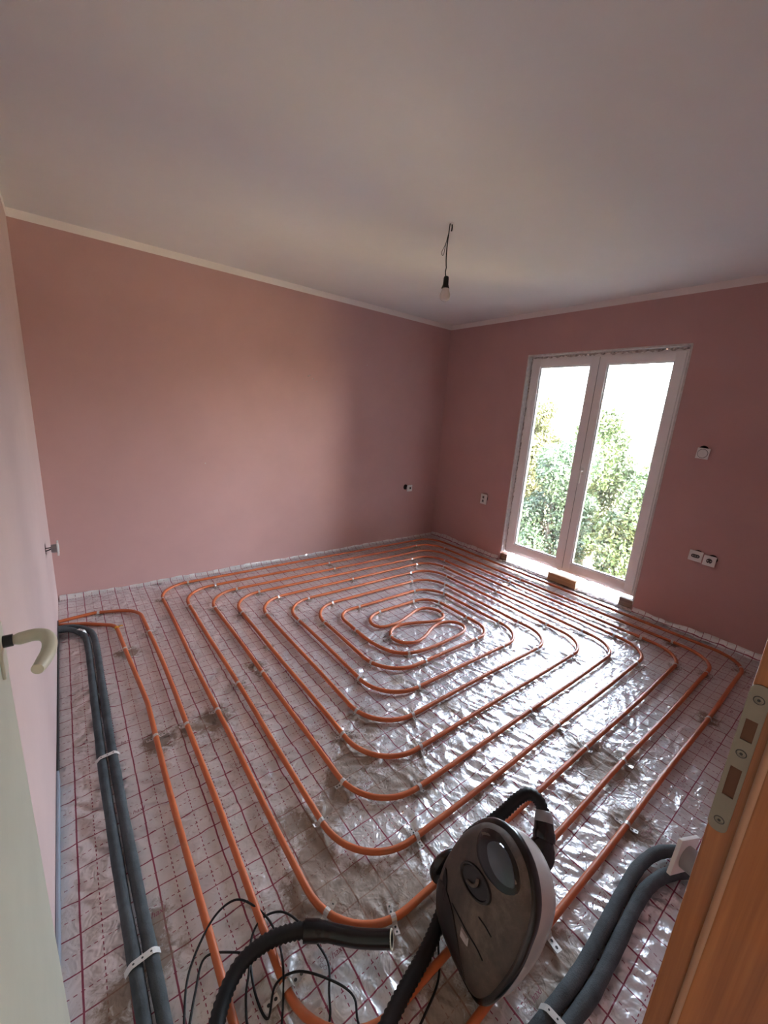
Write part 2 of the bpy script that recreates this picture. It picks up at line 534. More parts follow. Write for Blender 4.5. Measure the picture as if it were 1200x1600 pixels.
CLIPS = [(0.23,3.21),(0.35,2.60),(0.48,2.74),(0.88,3.45),(0.63,3.22),(1.06,3.25),(0.76,3.00),(1.19,3.10),(0.95,2.87),(1.09,2.69),(0.80,1.91),(0.66,1.76),(0.50,1.74),(0.36,1.74),(2.15,3.13),(2.18,3.28),(2.17,2.82),(1.33,2.96),(1.43,2.80),(1.23,2.58),(1.63,2.65),(1.39,2.37),(1.76,2.48),(1.53,2.25),(1.91,2.33),(1.68,2.04),(2.00,2.18),(0.95,1.93),(1.55,1.67),(1.39,1.58),(1.26,1.37),(1.10,1.27),(0.96,1.05),(1.65,1.33),(1.47,1.18),(1.36,1.01),(1.21,0.85),(2.51,2.35),(2.36,2.19),(2.55,2.05),(2.71,2.15),(2.55,1.75),(2.36,1.51),(1.85,1.84),(1.83,1.63),(1.86,1.49),(2.42,1.90),(3.39,3.29),(3.04,2.98),(2.98,2.83),(2.76,2.67),(2.63,2.51),(3.64,3.05),(3.33,2.75),(3.18,2.62),(3.02,2.42),(2.86,2.29),(3.49,2.01),(3.63,1.99),(3.18,1.94),(2.86,1.48),(2.72,1.56),(3.02,1.34),(3.19,1.13),(3.34,0.96),(2.45,1.34),(2.64,1.20),(2.78,1.01),(3.02,0.87),(3.08,0.71),(2.04,0.85),(3.49,0.83),(3.63,0.67),(3.30,0.56),(3.38,0.40),(3.66,0.29),(2.85,0.26),(2.12,0.41),(2.04,0.55),(2.07,0.70),(1.79,0.26),(0.81,0.95),(1.06,0.70),(0.83,0.56),(0.66,0.68),(0.50,0.60),(1.20,0.24)]
DIRT = [(0.60,1.70,0.10),(0.37,1.71,0.08),(0.79,0.69,0.09),(0.93,0.59,0.10),(0.84,0.61,0.08),(2.01,0.48,0.12),(2.09,0.41,0.12),(1.85,0.22,0.07),(1.82,0.26,0.06),(1.74,0.43,0.05),(0.23,0.88,0.06),(0.13,0.84,0.06),(0.23,0.98,0.05),(0.34,2.57,0.07),(1.09,1.14,0.10),(0.96,1.09,0.08),(1.09,0.94,0.08),(1.19,0.18,0.08),(1.09,0.19,0.08),(1.23,0.93,0.08),(0.95,2.04,0.06),(1.26,1.27,0.07),(1.60,1.47,0.06),(0.82,0.30,0.08),(0.74,0.87,0.06),(0.69,1.02,0.08),(0.90,0.50,0.10),(0.65,0.78,0.10),(2.90,0.25,0.05),(1.39,0.70,0.05),(0.87,0.99,0.08),(1.70,1.15,0.06),(1.09,2.19,0.05),(1.47,2.59,0.05),(3.24,1.43,0.04),(2.64,2.04,0.04)]
clip_fit = []
for (x, y) in CLIPS:
    d2 = np.hypot(route_np[:, 0] - x, route_np[:, 1] - y)
    # nearest point on the polyline
    i = int(np.argmin(d2)); best = (9, None, None)
    for j in (i - 1, i):
        if j < 0 or j + 1 >= len(route_np): continue
        a, b = route_np[j], route_np[j + 1]
        t = np.clip(np.dot((x - a[0], y - a[1]), b - a) / np.dot(b - a, b - a), 0, 1)
        q = a + t * (b - a); dd = math.hypot(q[0] - x, q[1] - y)
        if dd < best[0]: best = (dd, q, (b - a) / np.linalg.norm(b - a))
    clip_fit.append((best[1], best[2]))

# ------------------------------------------------------------------ floor with wrinkled foil
def vnoise(x, y, cx, cy, seed):
    r = np.random.default_rng(seed).random((256, 256))
    u = x / cx + 37.3; v = y / cy + 11.7
    i = np.floor(u).astype(int); j = np.floor(v).astype(int)
    fu = u - i; fv = v - j
    fu = fu * fu * (3 - 2 * fu); fv = fv * fv * (3 - 2 * fv)
    i %= 255; j %= 255
    return (r[i, j] * (1 - fu) + r[i + 1, j] * fu) * (1 - fv) + (r[i, j + 1] * (1 - fu) + r[i + 1, j + 1] * fu) * fv

def make_floor():
    st = 0.0085
    xs = np.linspace(0.0, W, int(W / st) + 1); ys = np.linspace(YF, D, int((D - YF) / st) + 1)
    X, Y = np.meshgrid(xs, ys, indexing='ij')
    # which side of the nested loops a point lies on
    dl = X - 1.69 + .0; dr = 2.55 - X; dn = Y - 1.6; df = 2.18 - Y
    xs_out = np.maximum(-dl, -dr); ys_out = np.maximum(-dn, -df)
    w = 1 / (1 + np.exp(-(xs_out - ys_out) / 0.10))        # 1: pipes run along y here
    def ridge(n): return (1 - np.abs(2 * n - 1)) ** 2
    left = 1 / (1 + np.exp((X - 1.9) / .25))
    sg = np.where(Y > 1.9, 1, -1) * .55
    ay = ridge(vnoise(X + sg * Y, Y - sg * X, .13, .030, 1)) * vnoise(X, Y, .3, .2, 2) * (.45 + .9 * left)
    ax = ridge(vnoise(X + .5 * Y, Y - .5 * X, .034, .11, 3)) * vnoise(X, Y, .2, .3, 4) * (.5 + .5 * left)
    Z = (w * ay + (1 - w) * ax) * 0.013
    Z += ridge(vnoise(X + .4 * Y, Y - .4 * X, .10, .045, 5)) * 0.0024 + ridge(vnoise(X - .6 * Y, Y + .6 * X, .05, .12, 6)) * 0.0022
    Z += vnoise(X, Y, .5, .5, 7) * 0.004
    dirt = np.zeros_like(Z)
    for n, (q, t) in enumerate(clip_fit):
        dx = X - q[0]; dy = Y - q[1]
        m = (np.abs(dx) < .2) & (np.abs(dy) < .2)
        r = np.hypot(dx[m], dy[m]); th = np.arctan2(dy[m], dx[m])
        k1 = 5 + n % 4; ph = n * 1.7
        Z[m] += 0.0032 * np.exp(-((r - .045) / .05) ** 2) * (np.cos(k1 * th + ph) + .6 * np.cos((2 * k1 + 1) * th - ph))
        dirt[m] += .75 * np.exp(-(r / .05) ** 2)
    for (x, y, s) in DIRT:
        dirt += 1.0 * np.exp(-((X - x) ** 2 + (Y - y) ** 2) / (s * s))
    dirt += .16 * (Y < 1.6) * vnoise(X, Y, .3, .3, 9) + .1 * vnoise(X, Y, .25, .25, 10)
    Z -= Z.mean()
    Z = np.clip(Z, -.010, .0075)
    edge = np.clip(np.minimum(np.minimum(X, W - X), np.minimum(Y - YF, D - Y)) / .05, 0, 1)
    Z = Z * edge - .006
    nx, ny = X.shape
    me = bpy.data.meshes.new('floor')
    co = np.stack([X, Y, Z], -1).reshape(-1, 3)
    idx = np.arange(nx * ny).reshape(nx, ny)
    q = np.stack([idx[:-1, :-1], idx[1:, :-1], idx[1:, 1:], idx[:-1, 1:]], -1).reshape(-1, 4)
    me.vertices.add(len(co)); me.vertices.foreach_set('co', co.ravel())
    me.loops.add(q.size); me.loops.foreach_set('vertex_index', q.ravel())
    me.polygons.add(len(q)); me.polygons.foreach_set('loop_start', np.arange(0, q.size, 4))
    me.polygons.foreach_set('loop_total', np.full(len(q), 4))
    me.polygons.foreach_set('use_smooth', np.ones(len(q), bool))
    a = me.attributes.new('dirt', 'FLOAT', 'POINT'); a.data.foreach_set('value', np.clip(dirt, 0, 1.3).ravel().astype(np.float32))
    me.update(); me.validate()
    me.materials.append(M['foil'])
    o = bpy.data.objects.new('floor', me); COL.objects.link(o)
    P(o, 'silver insulation foil with red printed grid covering the floor', 'floor', kind='structure')
    return o
floor = make_floor()

def foil_upstand(axis, a0, a1, pos, sgn, h, seed, wav, name='foil_upstand'):
    """crinkled strip of foil turned up along a wall"""
    r = np.random.default_rng(seed)
    n = int((a1 - a0) / .018)
    ph = [(r.uniform(20, 90), r.uniform(0, 6), r.uniform(.3, 1)) for _ in range(7)]
    mb = MB(); rows = 7
    for i in range(n + 1):
        a = a0 + (a1 - a0) * i / n
        hh = h * (0.9 + .22 * sum(w * math.sin(f * .16 * a + p) for f, p, w in ph[:4]) / 2)
        for j in range(rows):
            t = j / (rows - 1)
            off = .028 * (1 - t) ** 2 + wav * (.3 + t) * sum(w * math.sin(f * a + p + 3 * t) for f, p, w in ph) / 4
            off = max(.0015, off + .003)
            z = -.004 + hh * t + .002 * math.sin(40 * a + j)
            c = pos - sgn * off
            mb.v.append((a, c, z) if axis == 'x' else (c, a, z))
    for i in range(n):
        for j in range(rows - 1):
            q = i * rows + j
            mb.f.append([q, q + rows, q + rows + 1, q + 1]); mb.m.append(0)
    return mb.build(name, M['foil'], floor, smooth=True)
foil_upstand('x', 0.01, W - .01, D, 1, .030, 3, .009)
foil_upstand('y', 2.50, D - .01, W, 1, .06, 5, .011)
foil_upstand('y', YF + .01, 1.07, W, 1, .055, 6, .009)
MB().bbox(.001, .009, 0.25, 1.72, -.012, .046, .002).build('edge_strip', M['edge_foam'], floor)
MB().bbox(.001, .006, 1.73, 3.15, -.012, .040, .001).build('edge_gap', M['dark_hole'], floor)

# printed marks on the foil: a ring of hexagons and a short word
fc = bpy.data.curves.new('word', 'FONT'); fc.body = 'haxl'; fc.size = 0.024; fc.shear = .3; fc.align_x = 'LEFT'
fo = bpy.data.objects.new('word', fc); COL.objects.link(fo)
dg = bpy.context.evaluated_depsgraph_get()
tm = bpy.data.meshes.new_from_object(fo.evaluated_get(dg))
tv = [v.co.copy() for v in tm.vertices]; tf = [list(p.vertices) for p in tm.polygons]
bpy.data.objects.remove(fo); bpy.data.curves.remove(fc); bpy.data.meshes.remove(tm)
mk = MB(); mk.add(tv, tf)
for n in range(6):
    a = n * math.pi / 3
    cx, cy = -.020 + .012 * math.cos(a), .007 + .012 * math.sin(a)
    o1, o2 = circ(cx, cy, .0056, 6), circ(cx, cy, .0046, 6)
    mk.add([(x, y, 0) for x, y in o1 + o2], [(i, (i + 1) % 6, 6 + (i + 1) % 6, 6 + i) for i in range(6)])
mark0 = mk.build('printed_mark', M['print'], floor)
first = True
for i in range(9):
    for j in range(5):
        x, y = .225 + .402 * i, .180 + .402 * j
        if x > W - .1 or (y > 1.3 and x > 2.3) : continue
        o = mark0 if first else mark0.copy()
        if not first: COL.objects.link(o); o.parent = floor
        first = False
        o.location = (x, y, .0030)

# ------------------------------------------------------------------ walls
ZB = -0.25
def wall(name, outline, holes, t, Mx, m, label):
    return MB().plate(outline, holes, t, Mx).build(name, m, None, label=label, cat='wall', kind='structure')
T = 0.30
# back wall (y = D): local x = world x, local y = world z, thickness toward +y
MA = frame_M((0, D + T, 0), (1, 0, 0), (0, 0, 1), (0, -1, 0))
wall_back = wall('wall_back', rect(-.3, W + .3, ZB, H + .25), [circ(3.425, .675, .033)], T, MA, M['wall'], 'dusty pink painted wall left of the window corner')
# right wall (x = W) with the balcony door opening
OY0, OY1, OZ = 1.080, 2.492, 2.212
ML = frame_M((W + T, 0, 0), (0, -1, 0), (0, 0, 1), (-1, 0, 0))      # local x = -world y
holes = [rect(-OY1, -OY0, -.02, OZ), circ(-.855, 1.435, .033), circ(-.63, .635, .033), circ(-.725, .645, .033), circ(-2.79, .66, .033)]
wall_right = wall('wall_right', rect(-D, .45, ZB, H + .25), holes, T, ML, M['wall'], 'dusty pink painted wall with the balcony door')
# left wall (x = 0)
MC = frame_M((-.2, 0, 0), (0, 1, 0), (0, 0, 1), (1, 0, 0))
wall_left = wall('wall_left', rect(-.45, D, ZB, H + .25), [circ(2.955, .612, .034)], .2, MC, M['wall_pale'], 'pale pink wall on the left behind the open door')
# door wall (y = YF), camera stands in its opening
TW = .26
MD = frame_M((0, YF - TW, 0), (-1, 0, 0), (0, 0, 1), (0, 1, 0))      # local x = -world x
OX0, OX1, ODZ = .012, .935, 2.13
wall_front = wall('wall_front', rect(-W, 0, ZB, H + .25), [rect(-OX1, -OX0, -.2, ODZ), circ(-1.165, .62, .034)], TW, MD, M['wall'], 'pink wall holding the door frame beside the camera')
MB().box(-1.5, W + .3, -2.75, D + .3, H, H + .3).build('ceiling', M['ceiling'], None, label='plain off-white painted ceiling', cat='ceiling', kind='structure')
# unpainted light band under the ceiling
MB().box(0, W, D - .0015, D, BAND, H).build('trim_1', M['white_band'], label='pale band between pink back wall and ceiling', cat='trim', kind='structure')
MB().box(W - .0015, W, YF, D - .0015, BAND, H).build('trim_2', M['white_band'], label='pale band above the window wall', cat='trim', kind='structure')
MB().box(0, .0015, YF, D - .0015, BAND, H).build('trim_3', M['white_band'], label='pale band above the left wall', cat='trim', kind='structure')
# back boxes inside the wall holes
def back_box(c, n, parent):
    n = Vector(n)
    q = n.to_track_quat('Z', 'Y').to_matrix().to_4x4()
    Mx = Matrix.Translation(Vector(c)) @ q
    prof = [(.034, -.001), (.032, -.001), (.032, -.05), (.0, -.05)]
    mb = MB(); nn = 20; vs = []; fs = []
    for r, h in prof[:3]:
        vs += [Mx @ Vector((r * math.cos(6.2832 * k / nn), r * math.sin(6.2832 * k / nn), h)) for k in range(nn)]
    for i in range(2):
        for k in range(nn): fs.append((i * nn + k, i * nn + (k + 1) % nn, (i + 1) * nn + (k + 1) % nn, (i + 1) * nn + k))
    fs.append(tuple(2 * nn + k for k in range(nn)))
    mb.add(vs, fs)
    return mb.build('back_box', M['dark_hole'], parent)
back_box((3.425, D, .675), (0, -1, 0), wall_back)
for y, z in ((.855, 1.435), (.63, .635), (.725, .645), (2.79, .66)): back_box((W, y, z), (-1, 0, 0), wall_right)
back_box((0, 2.955, .612), (1, 0, 0), wall_left)
back_box((1.165, YF, .62), (0, 1, 0), wall_front)
# little chips in the paint of the back wall
for (x, z, L, a) in ((2.075, 1.845, .05, .5), (2.12, 1.82, .03, -.4), (2.16, 1.80, .018, .9), (1.10, 1.02, .012, 0), (2.75, 2.02, .012, .3)):
    mb = MB(); n = 9
    ring = []
    for k in range(n):
        t = 2 * math.pi * k / n
        u, v = math.cos(t) * L / 2 * random.uniform(.7, 1.1), math.sin(t) * .006 * random.uniform(.5, 1.2)
        ring.append((x + u * math.cos(a) - v * math.sin(a), D - .0006, z + u * math.sin(a) + v * math.cos(a)))
    mb.add(ring + [(x, D - .0022, z)], [(k, (k + 1) % n, n) for k in range(n)])
    mb.build('paint_chip', M['ragged'], wall_back)

# ------------------------------------------------------------------ balcony door window_1
FX = W + .065                                   # room face of the fixed frame
win = empty('window_1', (W, 1.785, .1), 'white double balcony door with full height glass panes', 'window', kind='structure')
fy0, fy1, fz0, fz1 = 1.098, 2.474, .112, 2.190
def ring_frame(name, x0, x1, y0, y1, z0, z1, wl, wr, wb, wt, m, parent, bev=.004):
    """rectangular frame in the yz plane; wl is the member at high y (left in the photo)"""
    mb = MB()
    mb.bbox(x0, x1, y1 - wl, y1, z0, z1, bev)
    mb.bbox(x0, x1, y0, y0 + wr, z0, z1, bev)
    mb.bbox(x0 + .0005, x1 - .0005, y0 + wr - .004, y1 - wl + .004, z0, z0 + wb, bev)
    mb.bbox(x0 + .0005, x1 - .0005, y0 + wr - .004, y1 - wl + .004, z1 - wt, z1, bev)
    return mb.build(name, m, parent, smooth=True, angle=30)
ring_frame('outer_frame', FX, FX + .075, fy0, fy1, fz0, fz1, .050, .050, .050, .045, M['pvc'], win)
ym = 1.790
def sash(y0, y1, wl, wr):
    z0, z1 = fz0 + .026, fz1 - .022
    s = ring_frame('sash', FX - .014, FX + .052, y0, y1, z0, z1, wl, wr, .078, .070, M['pvc'], win)
    gy0, gy1, gz0, gz1 = y0 + wr, y1 - wl, z0 + .078, z1 - .070
    ring_frame('glazing_bead', FX + .000, FX + .022, gy0 - .002, gy1 + .002, gz0 - .002, gz1 + .002, .014, .014, .014, .014, M['bead'], s, .003)
    MB().box(FX + .012, FX + .018, gy0, gy1, gz0, gz1).build('glass_pane', M['glass'], s)
    return s
sl = sash(ym + .001, fy1 - .026, .078, .070)
sr = sash(fy0 + .026, ym - .001, .078, .070)
MB().bbox(FX - .0165, FX - .012, ym - .006, ym + .020, fz0 + .03, fz1 - .03, .001).build('cover_strip', M['pvc'], win)
MB().box(FX - .0150, FX - .0120, ym - .0095, ym - .0065, fz0 + .03, fz1 - .03).build('sash_gap', M['gasket'], win)
# lever handle on the right sash
hb = MB()
hy, hz = 1.752, 1.135
hb.bbox(FX - .026, FX - .0135, hy - .014, hy + .014, hz - .035, hz + .035, .004)
hb.tube([(FX - .022, hy, hz), (FX - .060, hy, hz)], .010, 12)
hb.tube(crom([(FX - .058, hy, hz + .010), (FX - .062, hy, hz - .02), (FX - .062, hy, hz - .07), (FX - .060, hy, hz - .115)], 5), [.010] * 16, 12)
hb.build('window_handle', M['white_plastic'], sr, smooth=True, angle=40)
# plaster reveal with ragged edges against the frame
def ragged(name, pts_a, pts_b, depth, m, parent):
    mb = MB(); n = 70
    for i in range(n + 1):
        t = i / n
        a = Vector(pts_a[0]).lerp(Vector(pts_a[1]), t); b = Vector(pts_b[0]).lerp(Vector(pts_b[1]), t)
        j = random.uniform(.35, 1.0) * (1 if random.random() > .15 else .3)
        e = a.lerp(b, j)
        mb.v += [tuple(a), tuple(a.lerp(e, .5) + Vector(depth) * random.uniform(.6, 1.3)), tuple(e)]
    for i in range(n):
        for k in range(2):
            q = i * 3 + k
            mb.f.append([q, q + 1, q + 4, q + 3]); mb.m.append(0)
    return mb.build(name, m, parent, smooth=True)
e = .0015
# inner reveals (plaster boards lining the opening)
MB().bbox(W + .001, FX + .03, OY1 - .012, OY1 - .0005, .10, OZ - .0005, .002).build('reveal_lining', M['plaster'], win)
MB().bbox(W + .001, FX + .03, OY0 + .0005, OY0 + .012, .10, OZ - .0005, .002).build('reveal_lining', M['plaster'], win)
MB().bbox(W + .001, FX + .03, OY0 + .012, OY1 - .012, OZ - .016, OZ - .0005, .002).build('reveal_lining', M['plaster'], win)
ragged('ragged_joint', [(FX - .003, OY1 - .014, .12), (FX - .003, OY1 - .014, OZ - .02)], [(FX - .003, OY1 - .030, .12), (FX - .003, OY1 - .030, OZ - .02)], (-.004, 0, 0), M['ragged'], win)
ragged('ragged_joint', [(FX - .003, OY0 + .012, .12), (FX - .003, OY0 + .012, OZ - .02)], [(FX - .003, OY0 + .030, .12), (FX - .003, OY0 + .030, OZ - .02)], (-.004, 0, 0), M['ragged'], win)
ragged('ragged_joint', [(FX - .003, OY0 + .012, OZ - .016), (FX - .003, OY1 - .012, OZ - .016)], [(FX - .003, OY0 + .012, OZ - .040), (FX - .003, OY1 - .012, OZ - .040)], (-.005, 0, 0), M['ragged'], win)
ragged('ragged_joint', [(W - .0015, OY0 - .004, .06), (W - .0015, OY0 - .004, OZ - .01)], [(W - .0015, OY0 + .008, .06), (W - .0015, OY0 + .008, OZ - .01)], (-.003, 0, 0), M['plaster'], win)
ragged('ragged_joint', [(FX - .004, fy0, fz0 + .003), (FX - .004, fy1, fz0 + .003)], [(FX - .004, fy0, fz0 - .010), (FX - .004, fy1, fz0 - .010)], (-.003, 0, 0), M['ragged'], win)
# white sill board below the frame, running out into daylight
MB().bbox(W + .040, W + .62, OY0 + .002, OY1 - .002, -.020, .004, .002).build('sill_board', M['eps'], win)
mb = MB(); n = 60
for i in range(n + 1):
    y = OY0 + .003 + (OY1 - OY0 - .006) * i / n
    mb.v += [(W - .030 + random.uniform(-.006, .006), y, .0005), (W - .010, y, .006 + random.uniform(0, .006)), (W + .020, y, .009 + random.uniform(0, .009)), (W + .044 + random.uniform(-.006, .006), y, .007), (W + .050, y, -.01)]
for i in range(n):
    for k in range(4): mb.f.append([i * 5 + k, i * 5 + k + 5, i * 5 + k + 6, i * 5 + k + 1]); mb.m.append(0)
mb.build('rubble_edge', M['ragged'], win)
mb = MB()
mb.tube(crom([(W - .012, 2.44, .004), (W + .005, 2.2, .007), (W - .008, 2.0, .006), (W + .004, 1.9, .008)], 6), .006, 8)
mb.build('cable_end', M['black_matte'], win, smooth=True)
# timber blocks that prop the frame
MB().bbox(W - .022, W + .110, 1.585, 1.880, .0, .080, .003).build('timber_block', M['block_wood'], None, label='long brown timber block propping the balcony door in the middle', cat='block')
MB().bbox(W + .012, W + .11, 2.405, 2.486, .0, .085, .004).build('timber_block', M['block_old'], None, label='small grey timber block under the left end of the balcony door', cat='block')
MB().bbox(W + .010, W + .12, 1.086, 1.20, .0, .085, .004).build('timber_block', M['block_old'], None, label='dark timber block under the right end of the balcony door', cat='block')

# ------------------------------------------------------------------ door frame, door leaf
fr = empty('trim_4', (.9, -.06, 0), 'varnished pine door frame with strike plate at the right edge', 'door frame', kind='structure')
XJ = .900
MB().bbox(XJ, XJ + .034, -.0775, -.0420, -.06, 2.10, .0025).build('rebate_jamb', M['frame_wood'], fr)
MB().bbox(XJ - .013, XJ + .034, YF - TW - .02, -.0835, -.06, 2.10, .002).build('stop_jamb', M['frame_wood'], fr)
MB().bbox(XJ + .010, XJ + .085, -.0545, -.0425, -.06, 2.17, .003).build('casing', M['frame_wood'], fr)
MB().tube([(XJ - .008, -.0800, -.06), (XJ - .008, -.0800, 2.10)], .0058, 10).build('rubber_seal', M['seal'], fr, smooth=True)
MB().bbox(.013, .034, YF - TW - .02, -.084, -.06, 2.10, .002).build('hinge_jamb', M['frame_wood'], fr)
MB().bbox(.034, XJ - .013, YF - TW - .02, -.0825, 2.085, 2.128, .002).build('head_jamb', M['frame_wood'], fr)
# strike plate: local x = world -? (y), local y = z
MS = frame_M((XJ - .0002, -.0535, 1.085), (0, -1, 0), (0, 0, 1), (-1, 0, 0))
hol = [rect(-.0068, .0068, .036, .071), rect(-.0068, .0068, -.064, -.012)]
sp = MB().plate(rrect(-.0125, .0115, -.130, .128, .0114, 7), hol, .0022, MS).build('strike_plate', M['champagne'], fr, label='bronze grey strike plate')
for hx in hol:
    x0, y0 = hx[0]; x1, y1 = hx[2]
    mb = MB(); mb.add([MS @ Vector((x, y, z)) for x, y in hx for z in (.0004,)], [(0, 1, 2, 3)])
    mb.build('latch_pocket', mat('pocket_wood', (.10, .035, .012), .6), sp)
for z in (.105, .014, -.109):
    mb = MB(); Mq = MS @ Matrix.Translation((0, z, .0022))
    mb.lathe([(.0052, 0), (.0052, .0007), (.0040, .0010), (.0036, .0004), (.0018, .0003)], Mq, 16)
    sc_ = mb.build('screw', M['champagne'], sp, smooth=True, angle=30)
    MB().lathe([(.0022, .0009), (.0022, .0012)], Mq, 6).build('screw_recess', M['gasket'], fr)
    mb = MB(); vs = [Mq @ Vector((x, y, .0003)) for x, y in circ(0, 0, .0066, 20) + circ(0, 0, .0053, 20)]
    mb.add(vs, [(i, (i + 1) % 20, 20 + (i + 1) % 20, 20 + i) for i in range(20)]); mb.build('countersink', M['gasket'], sp)

door = empty('door_1', (.02, -.045, 0), 'cream painted door standing open against the left wall', 'door', kind='structure')
DX, DE = .035, .810
MB().bbox(.003, DX, -.045, DE, .02, 2.05, .002).build('door_leaf', M['door_paint'], door)
hz = 1.128
MB().bbox(DX, DX + .005, .742, .785, hz - .060, hz + .030, .002).build('escutcheon', M['ivory'], door)
mb = MB()
mb.tube([(DX + .004, .764, hz), (DX + .018, .764, hz)], .0105, 14)
mb.build('handle_collar', M['black'], door, smooth=True, angle=40)
lv = crom([(DX + .016, .764, hz), (DX + .028, .764, hz), (DX + .046, .764, hz + .001), (DX + .060, .754, hz + .001), (DX + .067, .730, hz), (DX + .066, .698, hz - .002), (DX + .059, .670, hz - .004), (DX + .053, .652, hz - .004)], 6)
n = len(lv)
rr = [.0062 + .0046 * min(1, i / (n * .12)) for i in range(n)]
rr = [r * (1 - .22 * (i / n > .8) * (i / n - .8) / .2) for i, r in enumerate(rr)]
MB().tube(lv, rr, 16).build('lever_handle', M['ivory'], door, smooth=True, angle=60)
MB().bbox(DX - .021, DX - .004, DE, DE + .012, 1.005, 1.028, .002).build('latch_bolt', M['gasket'], door)

# ------------------------------------------------------------------ heating pipe
mb = MB()
zz = 0.0130
pts = [(x, y, zz) for x, y in route_np]
mb.tube(pts, PIPE_R, 10)
mb.build('heating_pipe', M['orange_pipe'], None, smooth=True, label='orange floor heating pipe laid in a double spiral on foil', cat='pipe', angle=60)

# perforated strap clips bent over the pipe
def strap_mesh(name, prof, w, hole_at, m):
    """profile: list of (s, z) across; strap width w along local x"""
    mb = MB()
    n = len(prof); th = .0011
    for (yy, z) in prof:
        mb.v += [(-w / 2, yy, z), (w / 2, yy, z), (w / 2, yy, z + th), (-w / 2, yy, z + th)]
    for i in range(n - 1):
        a = i * 4; b = a + 4
        for k in range(4):
            mb.f.append([a + k, a + (k + 1) % 4, b + (k + 1) % 4, b + k]); mb.m.append(0)
    mb.f.append([3, 2, 1, 0]); mb.m.append(0)
    mb.f.append([(n - 1) * 4 + k for k in range(4)]); mb.m.append(0)
    mb.mi = 1
    for (hy, hz, hr) in hole_at:
        mb.add([(x, y, hz + th + .0003) for x, y in circ(0, hy, hr, 8)], [tuple(range(8))])
    me = bpy.data.meshes.new(name)
    me.from_pydata(mb.v, [], mb.f)
    for q in m: me.materials.append(q)
    me.polygons.foreach_set('material_index', mb.m)
    me.update()
    return me
R_ = PIPE_R + .0006
arc = [(R_ * math.cos(math.radians(a)) * -1, zz + R_ * math.sin(math.radians(a))) for a in range(0, 181, 30)]
prof = [(-.041, .009), (-.025, .0070), (-.0150, .0070)] + arc + [(.0150, .0070), (.027, .0070), (.043, .010)]
clip_me = strap_mesh('strap_clip', prof, .0165, [(-.033, .0082, .0034), (-.020, .0074, .0034), (.021, .0074, .0034), (.035, .0088, .0034)], [M['steel'], M['gasket']])
prof2 = [(-.032, .014), (-.021, .008), (-.0150, .0070)] + arc + [(.0150, .0070), (.022, .010), (.036, .019)]
clip_me2 = strap_mesh('strap_clip', prof2, .0165, [(-.026, .0112, .0034), (.028, .0142, .0034)], [M['steel'], M['gasket']])
ordn = ['outermost', 'second', 'third', 'fourth', 'fifth', 'sixth', 'seventh', 'eighth', 'ninth', 'tenth', 'innermost']
def clip_words(q, t):
    x, y = q
    if 1.80 < x < 2.46 and 1.66 < y < 2.08: return 'on the curled pipe end at the centre'
    c = []
    for dic, val, side in ((LX, x, 'left wall side'), (FY, y, 'back wall side'), (RX, x, 'window side'), (NY, y, 'doorway side')):
        kk = min(dic, key=lambda k: abs(dic[k] - val)); c.append((abs(dic[kk] - val), kk, side))
    if abs(t[1]) > .9: c = [c[0], c[2]]
    elif abs(t[0]) > .9: c = [c[1], c[3]]
    c = min(c)
    return 'on %s pipe run from the %s' % (ordn[c[1] - 1], {'left wall side': 'left wall', 'back wall side': 'back wall', 'window side': 'window wall', 'doorway side': 'doorway wall'}[c[2]])
clip_sets = {}
for n, (q, t) in enumerate(clip_fit):
    o = bpy.data.objects.new('strap_clip', clip_me if n % 3 else clip_me2)
    COL.objects.link(o)
    o.location = (q[0], q[1], 0)
    o.rotation_euler = (0, 0, math.atan2(t[1], t[0]) + random.uniform(-.22, .22))
    if math.hypot(q[0] - .50, q[1] - .60) < .03 or math.hypot(q[0] - 1.20, q[1] - .24) < .04: o.scale = (1.3, 1.45, 1.08)
    near = 'bent' if n % 3 == 0 else 'flat'
    clip_sets.setdefault('%s metal strap clip %s' % (near, clip_words(q, t)), []).append(o)
for lb, os_ in clip_sets.items():
    along_y = 'left wall' in lb or 'window wall' in lb
    os_.sort(key=lambda o: o.location.y if along_y else o.location.x)
    ends = ('nearer the doorway', 'nearer the back wall') if along_y else ('nearer the left wall', 'nearer the window wall')
    for k, o in enumerate(os_):
        w = '' if len(os_) == 1 else ', ' + (ends[0] if k == 0 else ends[1] if k == len(os_) - 1 else 'between two others')
        P(o, lb + w, 'clip', 'strap clips holding the orange pipe')
# yellow tape around the second lead
i = int(np.argmin(np.hypot(route_np[:, 0] - .315, route_np[:, 1] - 2.87)))
a, b = Vector((*route_np[i], zz)), Vector((*route_np[i + 1], zz)); dd = (b - a).normalized()
ty = empty('tape_tag', a, 'yellow tape tag wrapped round the orange pipe by the left wall', 'tape')
MB().tube([a - dd * .011, a + dd * .011], PIPE_R + .0018, 14).build('tape_wrap', M['yellow'], ty, smooth=True, angle=40)
nrm_ = Vector((-dd.y, dd.x, 0)); nrm_ = nrm_ if nrm_.x > 0 else -nrm_
mb = MB(); mb.add([a + nrm_ * u + dd * s + Vector((0, 0, z)) for u, z in ((.008, .008), (.022, .014), (.036, .011)) for s in (-.009, .008)], [(0, 1, 3, 2), (2, 3, 5, 4)])
mb.build('tape_flag', M['yellow'], ty)

